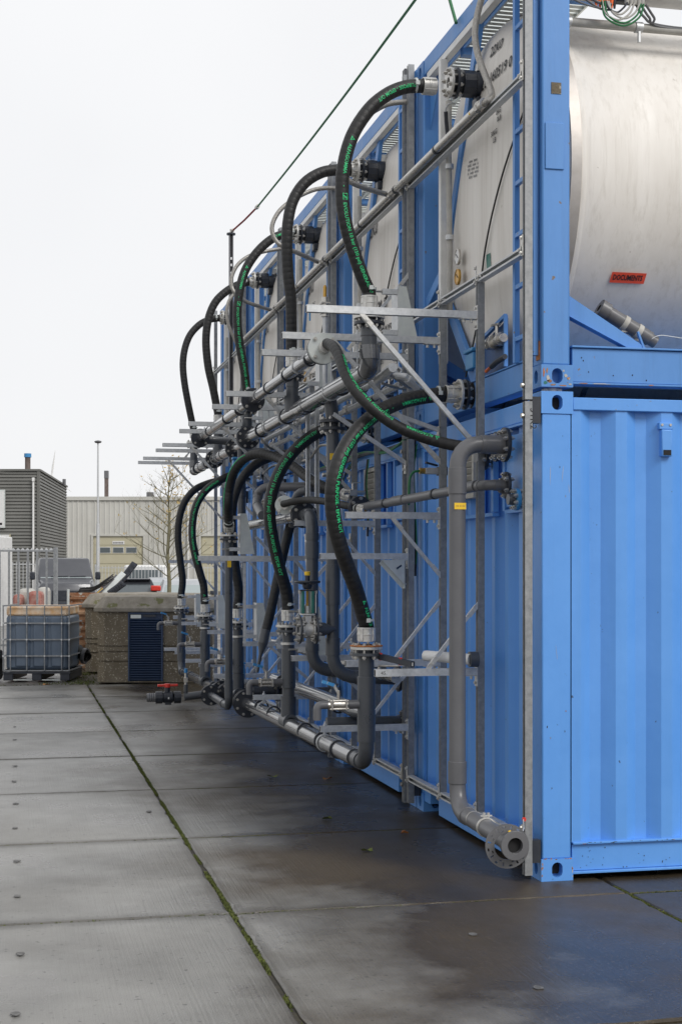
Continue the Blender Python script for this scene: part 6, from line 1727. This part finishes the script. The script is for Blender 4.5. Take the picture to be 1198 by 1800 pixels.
for (a, b), nm in (((dx0, dx1), 1), ((ex0, ex1), 2)):
    dr = part('roller_door', G().box(a, b, .05, .10, 0, dzt), 'cream_door', wh, L)
    n_ = 6
    for i in range(n_):
        part('door_panel', G().box(a+.12, b-.12, .02, .0495, i*dzt/n_+.02, (i+1)*dzt/n_-.02), 'cream_door', dr, L, smooth=False)
    part('door_frame', G().box(a-.10, a+.05, -.08, .02, 0, dzt+.1).box(b-.05, b+.10, -.08, .02, 0, dzt+.1).box(a+.05, b-.05, -.08, .02, dzt-.02, dzt+.1), 'beige_wall', dr, L)
    if nm == 1:
        zc = 1.66 + 30*k1
        for cx in (185, 208, 231):
            xa = (cx-60)*k1
            part('door_window', G().box(xa-.34, xa+.34, -.005, .019, zc-.17, zc+.17), 'glass', dr, L, bevel=.05)
            part('window_rim', G().box(xa-.38, xa+.38, .004, .0185, zc-.21, zc+.21), 'galv', dr, L, bevel=.05)
        sg = part('door_sign', G().box((198-60)*k1, (219-60)*k1, -.01, .015, 1.66+40*k1, 1.66+46*k1), 'white', dr, L, smooth=False)
        for j in range(7):
            xj = (199.5-60)*k1 + j*.10
            part('sign_print', G().box(xj, xj+.07, -.014, -.0105, 1.66+41.6*k1, 1.66+44*k1), 'pvc_mid', dr, L, smooth=False)
part('drainpipe', G().cyl(((331-60)*k1, -.15, 0), ((331-60)*k1, -.15, HW-.25), .07, 8), 'white', wh, L)
part('alarm_lamp', G().cyl(((107-60)*k1, -.2, 1.66+55*k1), ((107-60)*k1, -.05, 1.66+55*k1), .12, 12), 'orange', wh, L)
part('roof_vent', G().cyl(((254-60)*k1, 3, HW-.3), ((254-60)*k1, 3, HW+.45), .26, 12), 'pvc_mid', wh, L)
ch = part('flue', G().box((163-60)*k1, (169.5-60)*k1, 5, 5.3, HW-.3, HW+2.05), 'brick_chimney', wh, L)
part('flue_top', G().box((162.6-60)*k1, (170-60)*k1, 4.95, 5.35, HW+1.55, HW+2.1), 'pvc_mid', ch, L)

D2 = 75.0; k2 = D2/2580
HG = 1.66 + 169*k2
o = bk(68, D2); L = local(o, 0)
gw = thing('grey_warehouse', 'dark grey warehouse of horizontal cladding boards with a white framed sign', 'warehouse', o)
np_ = 38
for i in range(np_):
    z0_ = i * HG / np_
    nm = 'cladding_board'
    g = G().add([(-7, 0, z0_), (0, 0, z0_), (0, -.07, z0_+.03), (-7, -.07, z0_+.03), (-7, -.015, z0_+HG/np_), (0, -.015, z0_+HG/np_)], [(0,1,2,3),(3,2,5,4)])
    part(nm, g, 'grey_wall', gw, L, smooth=False)
L2 = local(o, R(5.5))
for i in range(np_):
    z0_ = i * HG / np_
    g = G().add([(0, 0, z0_), (0, 15.5, z0_), (.07, 15.5, z0_+.03), (.07, 0, z0_+.03), (.015, 15.5, z0_+HG/np_), (.015, 0, z0_+HG/np_)], [(0,1,2,3),(3,2,4,5)])
    part('cladding_board', g, 'grey_wall', gw, L2, smooth=False)
part('corner_trim', G().box(-.06, .08, -.09, .06, 0, HG), 'grey_wall', gw, L)
part('roof_trim', G().box(-7, .1, -.12, .1, HG, HG+.10), 'grey_wall', gw, L)
part('roof_trim', G().box(-.05, .12, .1, 15.5, HG, HG+.10), 'grey_wall', gw, L2)
part('roof', G().box(-9, -.05, .1, 15.5, HG-.1, HG), 'grey_wall', gw, L2)
dp = part('drainpipe', G().cyl(((60-68)*k2, -.16, 0), ((60-68)*k2, -.16, 1.66+155*k2), .055, 10), 'white', gw, L)
part('hopper', G().box((58-68)*k2, (62.3-68)*k2, -.25, -.08, 1.66+150*k2, 1.66+157*k2), 'white', dp, L, bevel=.02)
sn = part('sign_frame', G().box(-3.2, (10.5-68)*k2, -.14, -.075, 1.66+69*k2, 1.66+136*k2), 'galv_light', gw, L)
part('sign_face', G().box(-3.1, (8.5-68)*k2, -.15, -.141, 1.66+71*k2, 1.66+134*k2), 'white', sn, L, smooth=False)
part('sign_mark', G().box(-2.5, (5.5-68)*k2, -.155, -.151, 1.66+74*k2, 1.66+78*k2), 'black', sn, L, smooth=False)
part('door', G().box(-3.2, (18-68)*k2, -.12, -.075, 0, 1.66+57*k2), 'white', gw, L)
part('door_trim', G().box((18-68)*k2, (20-68)*k2, -.14, -.075, 0, 1.66+58*k2), 'cream_door', gw, L)
fl_ = part('flue', G().cyl(((34.5-68)*k2, 2, HG), ((34.5-68)*k2, 2, HG+1.0), .145, 16), 'brick_chimney', gw, L)
part('flue_cowl', G().cyl(((34.5-68)*k2, 2, HG+.85), ((34.5-68)*k2, 2, HG+1.05), .19, 16), 'blue_box', fl_, L)
part('roof_sensor', G().cyl((.3, 11, HG-.1), (.3, 11, HG+.25), .10, 8), 'pvc_mid', gw, L2)

# street lamp, wind turbine
o = bk(172.5, 73)
t = thing('street_lamp', 'tall slim grey street lamp with a flat disc head', 'street lamp', o)
kk = 73/2580; ht = 1.66 + 222*kk
mk('pole', fixed(G().tube([o, o + Z*3.8, o + Z*3.82, o + Z*(ht-.1)], [.085, .08, .055, .04], 10)), 'galv', t)
mk('lamp_head', fixed(G().lathe(o + Z*(ht-.12), Z, [(0,.05),(.02,.14),(.08,.19),(.12,.15),(.15,.03),(.15,0)], 16)), 'pvc_mid', t)
o = bk(91, 900)
t = thing('wind_turbine', 'faint pale wind turbine far behind the grey warehouse', 'wind turbine', o)
kk = 900/2580
mk('tower', G().tube([o, o + Z*(1.66+160*kk)], [1.2, .7], 10), 'white', t)
hb = o + Z*(1.66+160*kk)
for a in (82, 202, 322):
    mk('blade', G().tube([hb, hb + (rv_*math.cos(R(a)) + Z*math.sin(R(a)))*6, hb + (rv_*math.cos(R(a)) + Z*math.sin(R(a)))*16], [.5, .6, .12], 6), 'white', t)
mk('hub', G().cyl(hb - dv_*1.5, hb + dv_*1.5, .9, 10), 'white', t)

# autumn tree behind the fence
rnd = random.Random(21)
o = bk(296, 42)
tree = thing('young_tree', 'bare young tree with few yellow leaves in front of the beige warehouse', 'tree', o)
g = G(); tips = []
def grow(p, d, L_, r, lev):
    n_ = 4; pts = [p]; q = p
    for i in range(n_):
        d = (d + V((rnd.gauss(0,.10), rnd.gauss(0,.10), rnd.gauss(0.03,.06)))).normalized()
        q = q + d * L_ / n_; pts.append(q)
    g.tube(pts, [r * (1 - .45*i/n_) for i in range(n_+1)], 6 if lev < 2 else 4, False)
    for i in range(1, n_+1):
        if lev >= 2: tips.append(pts[i])
    if lev >= 4: return
    for k in range(3 if lev else 4):
        i = rnd.randint(1, n_)
        a = rnd.random()*6.28
        sd_ = V((math.cos(a), math.sin(a), rnd.uniform(.15, .9))).normalized()
        grow(pts[i], (d*.6 + sd_*.8).normalized(), L_ * rnd.uniform(.50, .72), r * .42, lev+1)
pts = [o, o + V((.03, 0, 1.2)), o + V((-.02, 0, 2.1)), o + V((.03, 0, 3.0)), o + V((.0, 0, 3.8)), o + V((.06, 0, 4.45))]
g.tube(pts, [.07, .058, .045, .032, .020, .007], 8, False)
for i in range(27):
    h = 1.25 + 3.0 * (i/27)
    a = i * 2.4 + rnd.random()
    L_ = (1.35 * (1 - (h-1.25)/3.6) + .25) * rnd.uniform(.75, 1.1)
    c = pts[1].lerp(pts[2], (h-1.2)/.9) if h < 2.1 else pts[2].lerp(pts[3], (h-2.1)/.9) if h < 3 else pts[3].lerp(pts[4], (h-3)/.8) if h < 3.8 else pts[4].lerp(pts[5], min(1, (h-3.8)/.65))
    grow(c, V((math.cos(a), math.sin(a), rnd.uniform(.35, .9))).normalized(), L_, .016, 1)
mk('trunk', g, 'bark', tree, kind='stuff')
g = G()
for i in range(560):
    p = rnd.choice(tips) + V((rnd.gauss(0,.05), rnd.gauss(0,.05), rnd.gauss(0,.05)))
    if p.x < o.x - .2 and rnd.random() < .75: continue
    s = rnd.uniform(.022, .05); u = V((rnd.gauss(0,1), rnd.gauss(0,1), rnd.gauss(0,1))).normalized(); v_ = u.orthogonal().normalized()
    g.add([p - u*s, p - v_*s*.6, p + u*s, p + v_*s*.6], [(0,1,2,3)])
mk('crown', g, 'leafy', tree, kind='stuff', smooth=False)
